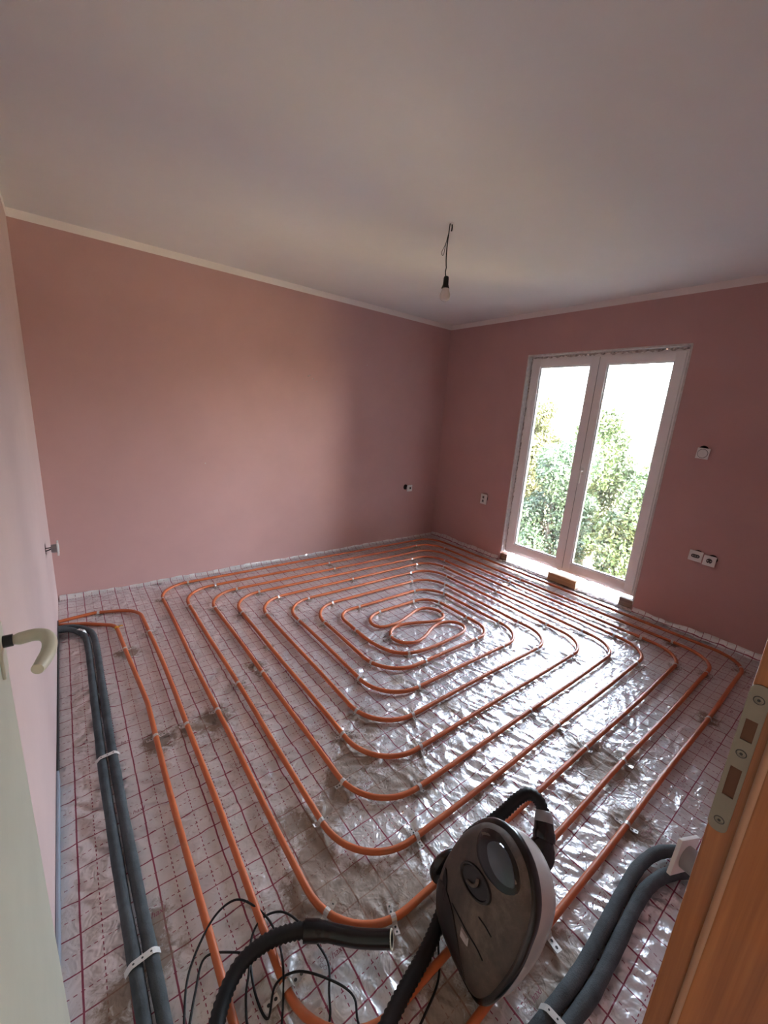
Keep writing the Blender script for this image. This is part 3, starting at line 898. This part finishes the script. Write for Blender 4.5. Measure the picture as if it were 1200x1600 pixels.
# ------------------------------------------------------------------ grey foam insulated pipes
def foam_tube(pts, r, label):
    c = crom(pts, 8)
    rs = [r * (1 + .035 * math.sin(i * .55) + .02 * math.sin(i * 1.7)) for i in range(len(c))]
    return MB().tube(c, rs, 16).build('insulated_pipe', M['foam'], None, smooth=True, label=label, cat='pipe', group='grey foam covered pipes', angle=60)
FR = .0175
foam_tube([(.004, 3.000, .040), (.07, 2.985, .032), (.122, 2.92, .022), (.146, 2.80, .020), (.150, 2.48, .020), (.150, 2.01, .020), (.152, 1.66, .020), (.158, 1.35, .020), (.165, 1.08, .020), (.172, .88, .020), (.178, .6, .020), (.18, .2, .020), (.18, YF + .01, .020)], FR,
          'grey foam covered pipe nearest the left wall')
foam_tube([(.004, 3.045, .030), (.08, 3.035, .026), (.155, 2.955, .021), (.186, 2.82, .020), (.190, 2.4, .020), (.190, 1.94, .020), (.193, 1.63, .020), (.198, 1.34, .020), (.205, 1.06, .020), (.212, .87, .020), (.218, .6, .020), (.22, .2, .020), (.22, YF + .01, .020)], FR,
          'grey foam covered pipe on the left beside the outermost orange pipe')
foam_tube([(.86, .15, .020), (1.04, .143, .020), (1.17, .136, .020), (1.35, .143, .020), (1.52, .152, .020), (1.66, .152, .021), (1.77, .125, .026), (1.84, .06, .034), (1.87, YF + .004, .042)], .020,
          'grey foam covered pipe right of the vacuum cleaner, farther from the door')
foam_tube([(.86, .106, .020), (1.06, .099, .020), (1.18, .093, .020), (1.32, .098, .020), (1.49, .108, .020), (1.60, .106, .021), (1.70, .080, .026), (1.77, .03, .032), (1.79, YF + .004, .040)], .020,
          'grey foam covered pipe right of the vacuum cleaner, nearer the door')
def tube_strap(c, ang, half, label, m='strap_white'):
    pr = []
    for s in np.linspace(-1, 1, 15):
        pr.append((s * half, .0415 + .0012 - (.018 * max(0, abs(s) - .55) ** 1.6 * 4)))
    hol = [(s * half, .0415 + .0014 - (.018 * max(0, abs(s) - .55) ** 1.6 * 4), .0028) for s in (-.5, 0, .5)]
    me = strap_mesh('perforated_strap', pr, .017, hol, [M[m], M['gasket']])
    o = bpy.data.objects.new('perforated_strap', me); COL.objects.link(o)
    o.location = (c[0], c[1], 0); o.rotation_euler = (0, 0, ang)
    return P(o, label, 'strap', 'white straps over the grey pipes')
tube_strap((.190, .872), math.pi / 2 + .08, .044, 'white perforated strap over the left grey pipes near the doorway')
tube_strap((.172, 1.705), math.pi / 2 + .1, .044, 'white perforated strap over the left grey pipes halfway along the wall')
tube_strap((.120, 2.935), math.pi / 2 - .85, .036, 'white perforated strap over the left grey pipes at their bend')
tube_strap((1.03, .120), .1, .046, 'white perforated strap over the grey pipes right of the vacuum cleaner')

# ------------------------------------------------------------------ wall sockets
def socket(name, c, n, size, kind, label, tilt=0.0, stand=.012, cat='socket', hole=None, yaw=0.0):
    n = Vector(n).normalized(); up = Vector((0, 0, 1)); rt = up.cross(n).normalized()
    base = frame_M(Vector(c), rt, up, n) @ Matrix.Rotation(tilt, 4, 'Z') @ Matrix.Rotation(yaw, 4, 'Y')
    root = empty(name, Vector(c), label, cat, 'switches and sockets hanging from the walls')
    sx, sy = size
    z0 = stand
    MB().bbox(-sx / 2, sx / 2, -sy / 2, sy / 2, z0, z0 + .009, .0025, base).build('cover_plate', M['white_plastic'], root, smooth=True, angle=40)
    MB().lathe([(.024, z0 - .028), (.026, z0 - .020), (.026, z0)], base, 18).build('insert', M['grey_plastic'], root, smooth=True, angle=40)
    f = z0 + .009
    if kind == 'dial':
        MB().lathe([(.031, f), (.031, f + .003), (.029, f + .005)], base, 28).build('dial', M['white_plastic'], root, smooth=True, angle=40)
        mb = MB(); vs = [base @ Vector((x, y, f + .0006)) for x, y in circ(0, 0, .0335, 32) + circ(0, 0, .031, 32)]
        mb.add(vs, [(i, (i + 1) % 32, 32 + (i + 1) % 32, 32 + i) for i in range(32)]); mb.build('groove', M['gasket'], root)
    if kind == 'schuko':
        MB().lathe([(.0215, f), (.0215, f + .0012), (.0195, f + .0018), (.0190, f + .0004)], base, 24).build('rim', M['white_plastic'], root, smooth=True, angle=40)
        MB().lathe([(.0185, f), (.0185, f + .0008)], base, 24).build('well', M['gasket'], root)
        for dx in (-.0095, .0095):
            MB().lathe([(.0038, f + .0008), (.0038, f + .0016)], base @ Matrix.Translation((dx, 0, 0)), 10).build('contact', M['steel'], root)
        MB().bbox(-.004, .004, -.018, -.012, f + .0006, f + .0022, .0005, base).build('contact', M['steel'], root)
    if kind == 'oval':
        MB().plate(rrect(-.028, .028, -.0135, .0135, .0130, 6), [], .0009, base @ Matrix.Translation((0, 0, f))).build('well', M['gasket'], root)
        for dx in (-.016, 0, .016):
            MB().lathe([(.0042, f + .0009), (.0042, f + .0018)], base @ Matrix.Translation((dx, 0, 0)), 10).build('contact', M['grey_plastic'], root)
    if kind == 'ports':
        for dy in (-.022, .022):
            MB().bbox(-.020, .008, dy - .016, dy + .016, f, f + .001, .0004, base).build('port', M['grey_plastic'], root)
            MB().lathe([(.0085, f + .001), (.0085, f + .0022)], base @ Matrix.Translation((-.006, dy, 0)), 14).build('well', M['gasket'], root)
    if kind == 'port':
        MB().bbox(-.006, .020, -.012, .014, f, f + .0012, .0004, base).build('port', M['gasket'], root)
    # supply wire back into the wall
    if hole is not None:
        a = base @ Vector((0, 0, z0 - .026)); b = Vector(hole) - n * .03
        mid = (a + b) / 2 + Vector((0, 0, -.012))
        MB().tube(crom([a, mid, b], 6), .0035, 8).build('wire', M['black_matte'], root, smooth=True)
        MB().tube(crom([a + up * .008, mid + up * .015 + rt * .008, b + up * .008], 6), .0030, 8).build('wire', M['black_matte'], root, smooth=True)
    return root
socket('wall_socket', (3.463, D - .002, .664), (0, -1, 0), (.078, .078), 'port', 'small white socket hanging off its hole in the back wall', .03, .030, hole=(3.425, D, .675))
socket('wall_socket', (W - .002, 2.798, .651), (-1, 0, 0), (.086, .116), 'ports', 'tall white double port socket between room corner and balcony door', -.03, .014, hole=(W, 2.79, .66))
socket('room_thermostat', (W - .002, .848, 1.410), (-1, 0, 0), (.080, .080), 'dial', 'square white dial plate high on the wall right of the balcony door', -.06, .016, 'thermostat', hole=(W, .855, 1.435))
socket('wall_socket', (W - .002, .731, .632), (-1, 0, 0), (.088, .082), 'oval', 'white socket with oval recess, left one of the low pair', -.03, .014, hole=(W, .725, .645))
socket('wall_socket', (W - .002, .640, .621), (-1, 0, 0), (.078, .080), 'schuko', 'white socket with round recess, right one of the low pair', -.03, .016, hole=(W, .63, .635))
socket('wall_socket', (.002, 2.985, .600), (1, 0, 0), (.080, .080), 'schuko', 'white socket pulled out of the left wall on its wires', -.05, .052, hole=(0, 2.955, .612))
socket('wall_socket', (1.150, YF + .002, .640), (0, 1, 0), (.082, .082), 'schuko', 'white socket hanging loose from the wall behind the door frame', .35, .050, hole=(1.165, YF, .62), yaw=-.22)

# ------------------------------------------------------------------ pendant bulb
lx, ly = 1.998, 1.778
lamp = empty('pendant_bulb', (lx, ly, H), 'bare bulb in black socket hanging from the ceiling by its wire', 'lamp')
MB().lathe([(.004, H - .004), (.017, H - .004), (.019, H)], Matrix.Translation((lx, ly, 0)), 16).build('ceiling_rose', M['ceiling'], lamp, smooth=True, angle=40)
MB().tube(crom([(lx - .006, ly, H), (lx - .010, ly, 2.56), (lx - .014, ly, 2.50), (lx - .013, ly, 2.44), (lx - .008, ly, 2.40), (lx - .005, ly, 2.385), (lx - .008, ly, 2.36), (lx - .001, ly, 2.335)], 6), .0030, 8).build('wire', M['black_matte'], lamp, smooth=True)
MB().tube(crom([(lx - .008, ly, 2.575), (lx - .030, ly - .003, 2.50), (lx - .054, ly - .004, 2.455), (lx - .050, ly - .004, 2.437), (lx - .038, ly - .003, 2.445), (lx - .028, ly, 2.49), (lx - .018, ly, 2.53)], 6), .0017, 6).build('wire_loop', M['black_matte'], lamp, smooth=True)
MB().tube(crom([(lx + .008, ly, H), (lx + .012, ly, 2.595), (lx + .010, ly, 2.575)], 4), .0036, 8).build('hook', M['black_matte'], lamp, smooth=True)
Ml = Matrix.Translation((lx + .002, ly, 0)) @ Matrix.Rotation(0, 4, 'X')
MB().lathe([(.006, 2.343), (.013, 2.340), (.0155, 2.332), (.0160, 2.312), (.0165, 2.298), (.0225, 2.281), (.0235, 2.279), (.0225, 2.277)][::-1], Matrix.Translation((lx + .003, ly, 0)), 24).build('lamp_socket', M['black'], lamp, smooth=True, angle=50)
MB().lathe([(.001, 2.206), (.012, 2.208), (.022, 2.214), (.0285, 2.225), (.0300, 2.236), (.0285, 2.247), (.0245, 2.260), (.0205, 2.272), (.0195, 2.2795)], Matrix.Translation((lx + .006, ly, 0)), 28).build('bulb', M['lamp_glass'], lamp, smooth=True, angle=60)

# ------------------------------------------------------------------ vacuum cleaner
V0 = Vector((.876, .237, .022)); vr = Vector((-.253, -.967, 0)); vu = Vector((.484, -.127, .866)); vn = Vector((-.838, .219, .5))
def vp(a, b, c=0): return V0 + vr * a + vu * b + vn * c
vac = empty('vacuum_cleaner', (1.03, .35, 0), 'dusty dark canister vacuum cleaner with black hose in front of the door', 'vacuum cleaner')
RIM = [(-.303, .219), (-.292, .279), (-.259, .343), (-.213, .379), (-.160, .394), (-.092, .380), (-.038, .338), (-.012, .290), (-.002, .240), (.006, .180), (.004, .110), (-.006, .055), (-.030, .020), (-.080, .010), (-.140, .009), (-.195, .013), (-.243, .030), (-.278, .070), (-.300, .140)]
rim = crom([(a, b, 0) for a, b in RIM], 4, closed=True)
cx, cy = -.150, .200
def ringpts(sc, dep, shift=(0, 0)):
    out = []
    for p in rim:
        q = vp(cx + shift[0] + (p.x - cx) * sc, cy + shift[1] + (p.y - cy) * sc, dep)
        q.z = max(q.z, .026)
        out.append(q)
    return out
def loft(rings, closed_end=True):
    mb = MB(); n = len(rim)
    for r in rings: mb.v += [tuple(q) for q in r]
    for i in range(len(rings) - 1):
        for k in range(n):
            mb.f.append([i * n + k, (i + 1) * n + k, (i + 1) * n + (k + 1) % n, i * n + (k + 1) % n]); mb.m.append(0)
    if closed_end:
        mb.f.append([(len(rings) - 1) * n + k for k in range(n)][::-1]); mb.m.append(0)
    return mb
front = [(1.0, -.004), (.985, .012), (.95, .028), (.89, .043), (.80, .055), (.68, .063), (.52, .068), (.34, .071), (.16, .072), (.04, .0722)]
def fr_h(sc):
    for (a, h0), (b, h1) in zip(front[:-1], front[1:]):
        if b <= sc <= a: return h0 + (h1 - h0) * (a - sc) / (a - b)
    return .072
mb = loft([ringpts(s, d) for s, d in front]); mb.f = [f[::-1] for f in mb.f]
mb.build('front_cover', M['cover'], vac, smooth=True, angle=50)
back = [(1.0, .002), (1.005, -.012), (.99, -.035), (.955, -.070), (.89, -.105), (.79, -.132), (.62, -.152), (.4, -.162), (.15, -.165)]
mb = loft([ringpts(s, d) for s, d in back])
mb.build('rear_shell', M['shell'], vac, smooth=True, angle=50)
# black trim band along the top, right and lower right of the rim
n = len(rim)
idx = [k % n for k in range(2, 54)]
bp = []
for j, k in enumerate(idx):
    p = rim[k]; bp.append(vp(cx + (p.x - cx) * .985, cy + (p.y - cy) * .985, .010))
mb = MB()
m_ = len(bp)
for j, q in enumerate(bp):
    cen = vp(cx, cy, .0); t = (bp[min(j + 1, m_ - 1)] - bp[max(j - 1, 0)]).normalized()
    outw = (q - cen); outw -= vn * outw.dot(vn); outw.normalize()
    wd = .022 * min(1, .35 + j / 8, .35 + (m_ - 1 - j) / 10); hh = .011
    for a, h in ((-wd, .004), (-wd * .75, hh), (-wd * .1, hh * 1.25), (wd * .30, hh * .6), (wd * .42, -.004), (wd * .34, -.012)):
        pp = q + outw * a + vn * (h + (-a * .55 if a < 0 else 0)); pp.z = max(pp.z, .0255); mb.v.append(tuple(pp))
for j in range(m_ - 1):
    for k in range(5):
        a = j * 6 + k; mb.f.append([a, a + 1, a + 7, a + 6]); mb.m.append(0)
mb.build('trim_band', M['black'], vac, smooth=True, angle=50)
def on_front(a, b):
    """point on the dome at plane coords, plus lift"""
    best = 1.0
    lo, hi = 0.0, 1.0
    v = Vector((a - cx, b - cy))
    ang = math.atan2(v.y, v.x)
    rr_ = min(rim, key=lambda p: abs((math.atan2(p.y - cy, p.x - cx) - ang + math.pi) % (2 * math.pi) - math.pi))
    sc = v.length / max(1e-6, math.hypot(rr_.x - cx, rr_.y - cy))
    return fr_h(min(1, sc))
def patch(name, outline, m, lift=.002, inner=None, thick=.003):
    pts = crom([(a, b, 0) for a, b in outline], 4, closed=True)
    c0 = sum((Vector((p.x, p.y, 0)) for p in pts), Vector()) / len(pts)
    mb = MB(); N = len(pts)
    fr_ = [1.0, .97, .7, .35]
    for i, s in enumerate(fr_):
        for p in pts:
            a = c0.x + (p.x - c0.x) * s; b = c0.y + (p.y - c0.y) * s
            mb.v.append(tuple(vp(a, b, on_front(a, b) + lift + (0 if i == 0 else thick))))
    mb.v.append(tuple(vp(c0.x, c0.y, on_front(c0.x, c0.y) + lift + thick)))
    for i in range(len(fr_) - 1):
        for k in range(N): mb.f.append([i * N + k, i * N + (k + 1) % N, (i + 1) * N + (k + 1) % N, (i + 1) * N + k][::-1]); mb.m.append(0)
    for k in range(N): mb.f.append([(len(fr_) - 1) * N + k, (len(fr_) - 1) * N + (k + 1) % N, len(fr_) * N][::-1]); mb.m.append(0)
    for f in mb.f: f.reverse()
    return mb.build(name, m, vac, smooth=True, angle=45, label=None)
patch('indicator_window', [(-.190, .330), (-.160, .305), (-.115, .298), (-.078, .312), (-.080, .330), (-.120, .355), (-.165, .358)], M['smoke_window'], .0015)
patch('window_surround', [(-.235, .330), (-.205, .285), (-.150, .272), (-.090, .285), (-.062, .315), (-.080, .345), (-.125, .366), (-.190, .366)], M['black'], .0004, thick=.0008)
for gl in ([(-.184, .127), (-.113, .130), (-.070, .133), (-.045, .128)], [(-.104, .187), (-.078, .190), (-.055, .188)]):
    MB().tube(crom([tuple(vp(u_, v_, on_front(u_, v_) + .0004)) for u_, v_ in gl], 6), .0022, 6).build('panel_groove', M['black_matte'], vac, smooth=True)
patch('side_panel', [(-.275, .095), (-.235, .130), (-.165, .115), (-.095, .070), (-.060, .040), (-.095, .026), (-.180, .024), (-.245, .040)], M['cover_dark'], .0012)
patch('slot', [(-.262, .158), (-.238, .150), (-.212, .122), (-.206, .105), (-.222, .108), (-.252, .135)], M['black_matte'], .001)
# power dial : ring with a raised tongue
dp = Vector((-.158, .232)); dh = on_front(*dp)
Mdl = frame_M(vp(dp.x, dp.y, dh + .001), vr, vu, vn)
mb = MB(); nn = 28
pr_ = [(1.0, -.004), (.97, .005), (.86, .006), (.80, .001), (.5, .0), (.05, .0)]
for s, h in pr_:
    for k in range(nn):
        a = 2 * math.pi * k / nn
        x, y = .062 * s * math.cos(a), .034 * s * math.sin(a)
        c_, s_ = math.cos(.18), math.sin(.18)
        mb.v.append(tuple(Mdl @ Vector((x * c_ - y * s_, x * s_ + y * c_, h))))
for i in range(len(pr_) - 1):
    for k in range(nn): mb.f.append([i * nn + k, i * nn + (k + 1) % nn, (i + 1) * nn + (k + 1) % nn, (i + 1) * nn + k]); mb.m.append(0)
mb.f.append([(len(pr_) - 1) * nn + k for k in range(nn)]); mb.m.append(0)
dial_ = mb.build('power_dial', M['cover_dark'], vac, smooth=True, angle=50)
MB().tube(crom([tuple(Mdl @ Vector(q)) for q in ((-.020, -.018, .003), (.000, -.010, .007), (.010, .004, .008), (.004, .016, .006))], 6), .0048, 10).build('dial_tongue', M['cover'], dial_, smooth=True)
mb = MB(); lt = Vector((-.108, .118))
q0 = [vp(lt.x + a, lt.y + b, on_front(lt.x, lt.y) + .004 + c_) for a, b, c_ in ((-.020, .006, .0), (.012, .010, 0), (.020, -.006, 0), (-.008, -.010, 0), (-.012, .004, .008), (.010, .007, .008), (.014, -.004, .008), (-.006, -.007, .008))]
mb.add(q0, [(4, 5, 6, 7), (0, 1, 5, 4), (1, 2, 6, 5), (2, 3, 7, 6), (3, 0, 4, 7)])
mb.build('lid_latch', M['shell'], vac)
# wheel on the far side of the body
Mw = frame_M(vp(-.318, .100, -.030), vn, vu, -vr)
MB().lathe([(.020, -.020), (.050, -.018), (.060, -.010), (.063, 0), (.060, .010), (.050, .017), (.034, .020), (.012, .019)], Mw, 30).build('wheel', M['black'], vac, smooth=True, angle=40)
MB().lathe([(.030, .0195), (.028, .024), (.012, .025)], Mw, 20).build('hub_cap', M['grey_plastic'], bpy.data.objects['wheel'], smooth=True, angle=40)
# hose connector, hose, wand
c1 = Vector((1.225, .322, .165)); c2 = Vector((1.292, .346, .205)); c3 = Vector((1.334, .380, .248))
d = (c2 - c1).normalized()
Mc = Matrix.Translation(c1) @ d.to_track_quat('Z', 'Y').to_matrix().to_4x4()
L = (c2 - c1).length
MB().lathe([(.026, -.012), (.035, L * .05), (.042, L * .3), (.044, L * .5), (.041, L * .75), (.031, L * .98), (.026, L * 1.05)], Mc, 24).build('hose_joint', M['black'], vac, smooth=True, angle=50)
d = (c3 - c2).normalized(); L = (c3 - c2).length
Mc = Matrix.Translation(c2) @ d.to_track_quat('Z', 'Y').to_matrix().to_4x4()
MB().lathe([(.034, -.006), (.036, .004), (.036, L * .3), (.033, L * .36), (.030, L * .7)], Mc, 24).build('hose_cuff', M['black'], vac, smooth=True, angle=50)
MB().lathe([(.0305, L * .68), (.0300, L * .85), (.0262, L * 1.1), (.0225, L * 1.15)], Mc, 24).build('hose_ring', M['grey_plastic'], vac, smooth=True, angle=50)
def corrug(pts, r, step=.0060):
    c = crom(pts, 60)
    out = [c[0]]; accd = 0
    for a, b in zip(c[:-1], c[1:]):
        accd += (b - a).length
        if accd >= step: out.append(b); accd = 0
    return out, [r * (1.0 if i % 2 else .85) for i in range(len(out))]
hp = [c3 + d * .004, (1.345, .410, .272), (1.335, .440, .280), (1.300, .458, .268), (1.245, .470, .238), (1.17, .492, .190), (1.07, .505, .120), (.97, .466, .070), (.86, .428, .046), (.73, .395, .034), (.62, .36, .030), (.50, .31, .028), (.36, .30, .028), (.290, .38, .028), (.290, .50, .030), (.315, .60, .036), (.36, .665, .042), (.42, .700, .047), (.495, .700, .050), (.56, .678, .050), (.60, .655, .050)]
hp = [Vector(q) if i < 8 else Vector(q) + Vector((-.012, -.007, max(0, .052 - q[2]) if i < 12 else .018)) for i, q in enumerate(hp)]
path, rad = corrug(hp, .0215)
MB().tube(path, rad, 18).build('hose', M['black_matte'], vac, smooth=True)
wp = [(.573, .657, .066), (.618, .623, .066), (.668, .573, .067), (.703, .538, .072), (.760, .483, .090)]
wd = crom(wp, 8); nW = len(wd)
wr = [.027 if i < 7 else .0225 if i > 9 else .0245 for i in range(nW)]
mb = MB().tube(wd, wr, 22, cap=False)
inn = [w * .82 for w in wr]
mb.tube(wd[::-1], inn[::-1], 22, cap=False)
e_ = (nW - 1) * 22; o2 = nW * 22
mb.build('wand_grip', M['black'], vac, smooth=True, angle=40)
dd = (wd[-1] - wd[-2]).normalized()
Mr = Matrix.Translation(wd[-1]) @ dd.to_track_quat('Z', 'Y').to_matrix().to_4x4()
mb = MB(); nn = 24
for r, h in ((.0225, -.002), (.0228, .0015), (.0195, .0015), (.0185, -.012)):
    mb.v += [tuple(Mr @ Vector((r * math.cos(6.28319 * k / nn), r * math.sin(6.28319 * k / nn), h))) for k in range(nn)]
for i in range(3):
    for k in range(nn): mb.f.append([i * nn + k, i * nn + (k + 1) % nn, (i + 1) * nn + (k + 1) % nn, (i + 1) * nn + k]); mb.m.append(0)
mb.build('wand_lip', M['ivory'], vac, smooth=True, angle=40)
# power cord lying in loops
cord = [(.93, .452, .05), (.90, .425, .018), (.85, .372, .008), (.78, .345, .007), (.70, .33, .007), (.62, .36, .008), (.615, .43, .008), (.632, .48, .010), (.60, .54, .012), (.53, .602, .030), (.47, .62, .018), (.43, .575, .009), (.42, .63, .009), (.430, .70, .012), (.455, .76, .014), (.50, .785, .016), (.555, .765, .014), (.59, .70, .010), (.612, .59, .009), (.585, .53, .009), (.545, .47, .008),
        (.45, .46, .008), (.385, .56, .010), (.395, .64, .012), (.43, .715, .016), (.39, .762, .016), (.33, .79, .014), (.29, .73, .010), (.252, .655, .009), (.258, .70, .014), (.29, .785, .018), (.37, .862, .024), (.44, .875, .026), (.485, .83, .022), (.515, .75, .015), (.50, .64, .030), (.44, .52, .010), (.36, .40, .008), (.33, .20, .008)]
MB().tube(crom(cord, 8), .0032, 8).build('power_cord', M['black_matte'], vac, smooth=True)

# ------------------------------------------------------------------ hallway behind the camera (lit by its own window opening)
hy0 = YF - TW
hw = [('wall_hall_left', (-1.4, -1.3, -2.6, hy0, ZB, H)), ('wall_hall_back', (-1.4, 3.9, -2.7, -2.6, ZB, H))]
for nm, b in hw:
    MB().box(*b).build(nm, M['hall_wall'], label='plain hallway wall behind the camera', cat='wall', kind='structure')
MB().box(-1.4, 0, hy0 - .0, hy0 + .02, ZB, H).build('wall_hall_front', M['hall_wall'], label='hallway wall left of the door opening', cat='wall', kind='structure')
MB().plate(rect(.0, 2.6, ZB, H), [rect(.5, 2.1, .9, 2.2)], .2, frame_M((3.8, 0, 0), (0, -1, 0), (0, 0, 1), (1, 0, 0))).build('wall_hall_right', M['hall_wall'], label='hallway wall with a window opening', cat='wall', kind='structure')
MB().box(-1.4, 4.0, -2.7, YF, -.10, -.03).build('floor_hall', M['concrete'], label='bare concrete hallway floor', cat='floor', kind='structure')
portal('hall_portal', (4.05, -1.3, 1.55), (0, math.pi / 2, 0), 1.3, 1.6)

# ------------------------------------------------------------------ outdoors: ground and trees
MB().box(W + .3, 60, -40, 50, -3.6, -3.2).build('ground', M['ground'], label='grassy ground below the trees outside', cat='ground', kind='structure')
def tree(x, y, ztop, half, n, m, label, seed, leafs=.045, zlow=-2.6):
    """tree whose crown fills a column of the given half width up to ztop"""
    r = np.random.default_rng(seed)
    root = empty('leafy_tree', (x, y, -3.2), label, 'tree', 'trees outside the balcony door')
    tk = MB(); zc = (ztop + zlow) / 2
    tk.tube(crom([(x, y, -3.2), (x + .06, y + .05, -2.0), (x - .05, y, zc), (x, y + .06, ztop - .5)], 5), [.12 - .10 * i / 15 for i in range(16)], 10)
    lobes = []
    nl = 26
    for k in range(nl):
        t = (k + r.uniform(0, 1)) / nl
        z = zlow + .25 + (ztop - zlow - .55) * t
        taper = 1 - .45 * max(0, (t - .65) / .35)
        a = r.uniform(0, 6.283); d = half * .62 * taper * math.sqrt(r.uniform(.15, 1))
        c = np.array([x + d * math.cos(a), y + d * math.sin(a), z])
        lobes.append((c, r.uniform(.30, .46)))
        tk.tube(crom([(x, y, z - .35), tuple((np.array([x, y, z - .15]) + c) / 2), tuple(c)], 4), [.035 - .028 * i / 8 for i in range(9)], 6)
    tk.build('trunk', M['bark'], root, smooth=True)
    li = r.integers(0, nl, n)
    C0 = np.array([l[0] for l in lobes])[li]; R0 = np.array([l[1] for l in lobes])[li]
    v = r.normal(size=(n, 3)); v /= np.linalg.norm(v, axis=1)[:, None]
    c = C0 + v * (R0 * r.uniform(.3, 1.12, n) ** .6)[:, None]
    c[:, 0] = np.clip(c[:, 0], x - half + .06, x + half - .06); c[:, 1] = np.clip(c[:, 1], y - half + .06, y + half - .06)
    nrm = v + r.normal(size=(n, 3)) * .7; nrm /= np.linalg.norm(nrm, axis=1)[:, None]
    u = np.cross(nrm, r.normal(size=(n, 3))); u /= np.linalg.norm(u, axis=1)[:, None]
    w = np.cross(nrm, u)
    s = (leafs * r.uniform(.55, 1.3, n))[:, None]
    v0 = c - u * s; v1 = c + w * s * .45 + nrm * s * .12; v2 = c + u * s; v3 = c - w * s * .45 + nrm * s * .12
    co = np.stack([v0, v1, v2, v3], 1).reshape(-1, 3) - np.array([x, y, -3.2])
    me = bpy.data.meshes.new('foliage')
    me.vertices.add(n * 4); me.vertices.foreach_set('co', co.ravel())
    tri = (np.arange(n)[:, None] * 4 + np.array([0, 1, 2, 0, 2, 3])[None]).ravel()
    me.loops.add(len(tri)); me.loops.foreach_set('vertex_index', tri)
    me.polygons.add(n * 2); me.polygons.foreach_set('loop_start', np.arange(0, n * 6, 3)); me.polygons.foreach_set('loop_total', np.full(n * 2, 3))
    me.update(); me.validate(); me.materials.append(m)
    o = bpy.data.objects.new('foliage', me); COL.objects.link(o); o.parent = root
    o['kind'] = 'stuff'
    return root
FRONT = [(8.35, 0.55, .95, 'leaf_b', 'leafy tree mostly hidden by the right side of the balcony door'),
         (8.25, 2.45, 1.05, 'leaf_a', 'mid green leafy tree filling the right pane'),
         (8.40, 4.35, 1.25, 'leaf_b', 'blue green leafy tree filling the left pane'),
         (8.30, 6.25, .85, 'leaf_a', 'leafy tree mostly hidden by the left side of the balcony door')]
BACK = [(10.45, 0.6, 2.15, 'leaf_c', 'pale yellow green tree far right behind the front row'),
        (10.40, 2.55, 2.35, 'leaf_c', 'sunlit yellow green tree rising behind the right pane'),
        (10.50, 4.50, 2.05, 'leaf_a', 'green tree rising behind the middle post'),
        (10.40, 6.45, 2.30, 'leaf_c', 'pale yellow green tree rising behind the left pane'),
        (10.45, 8.40, 1.70, 'leaf_a', 'green tree far left behind the front row')]
for k, (x, y, zt, m, lb) in enumerate(FRONT): tree(x, y, zt, .94, 34000, M[m], lb, 30 + k)
for k, (x, y, zt, m, lb) in enumerate(BACK): tree(x, y, zt, .96, 24000, M[m], lb, 50 + k, leafs=.052, zlow=-1.6)
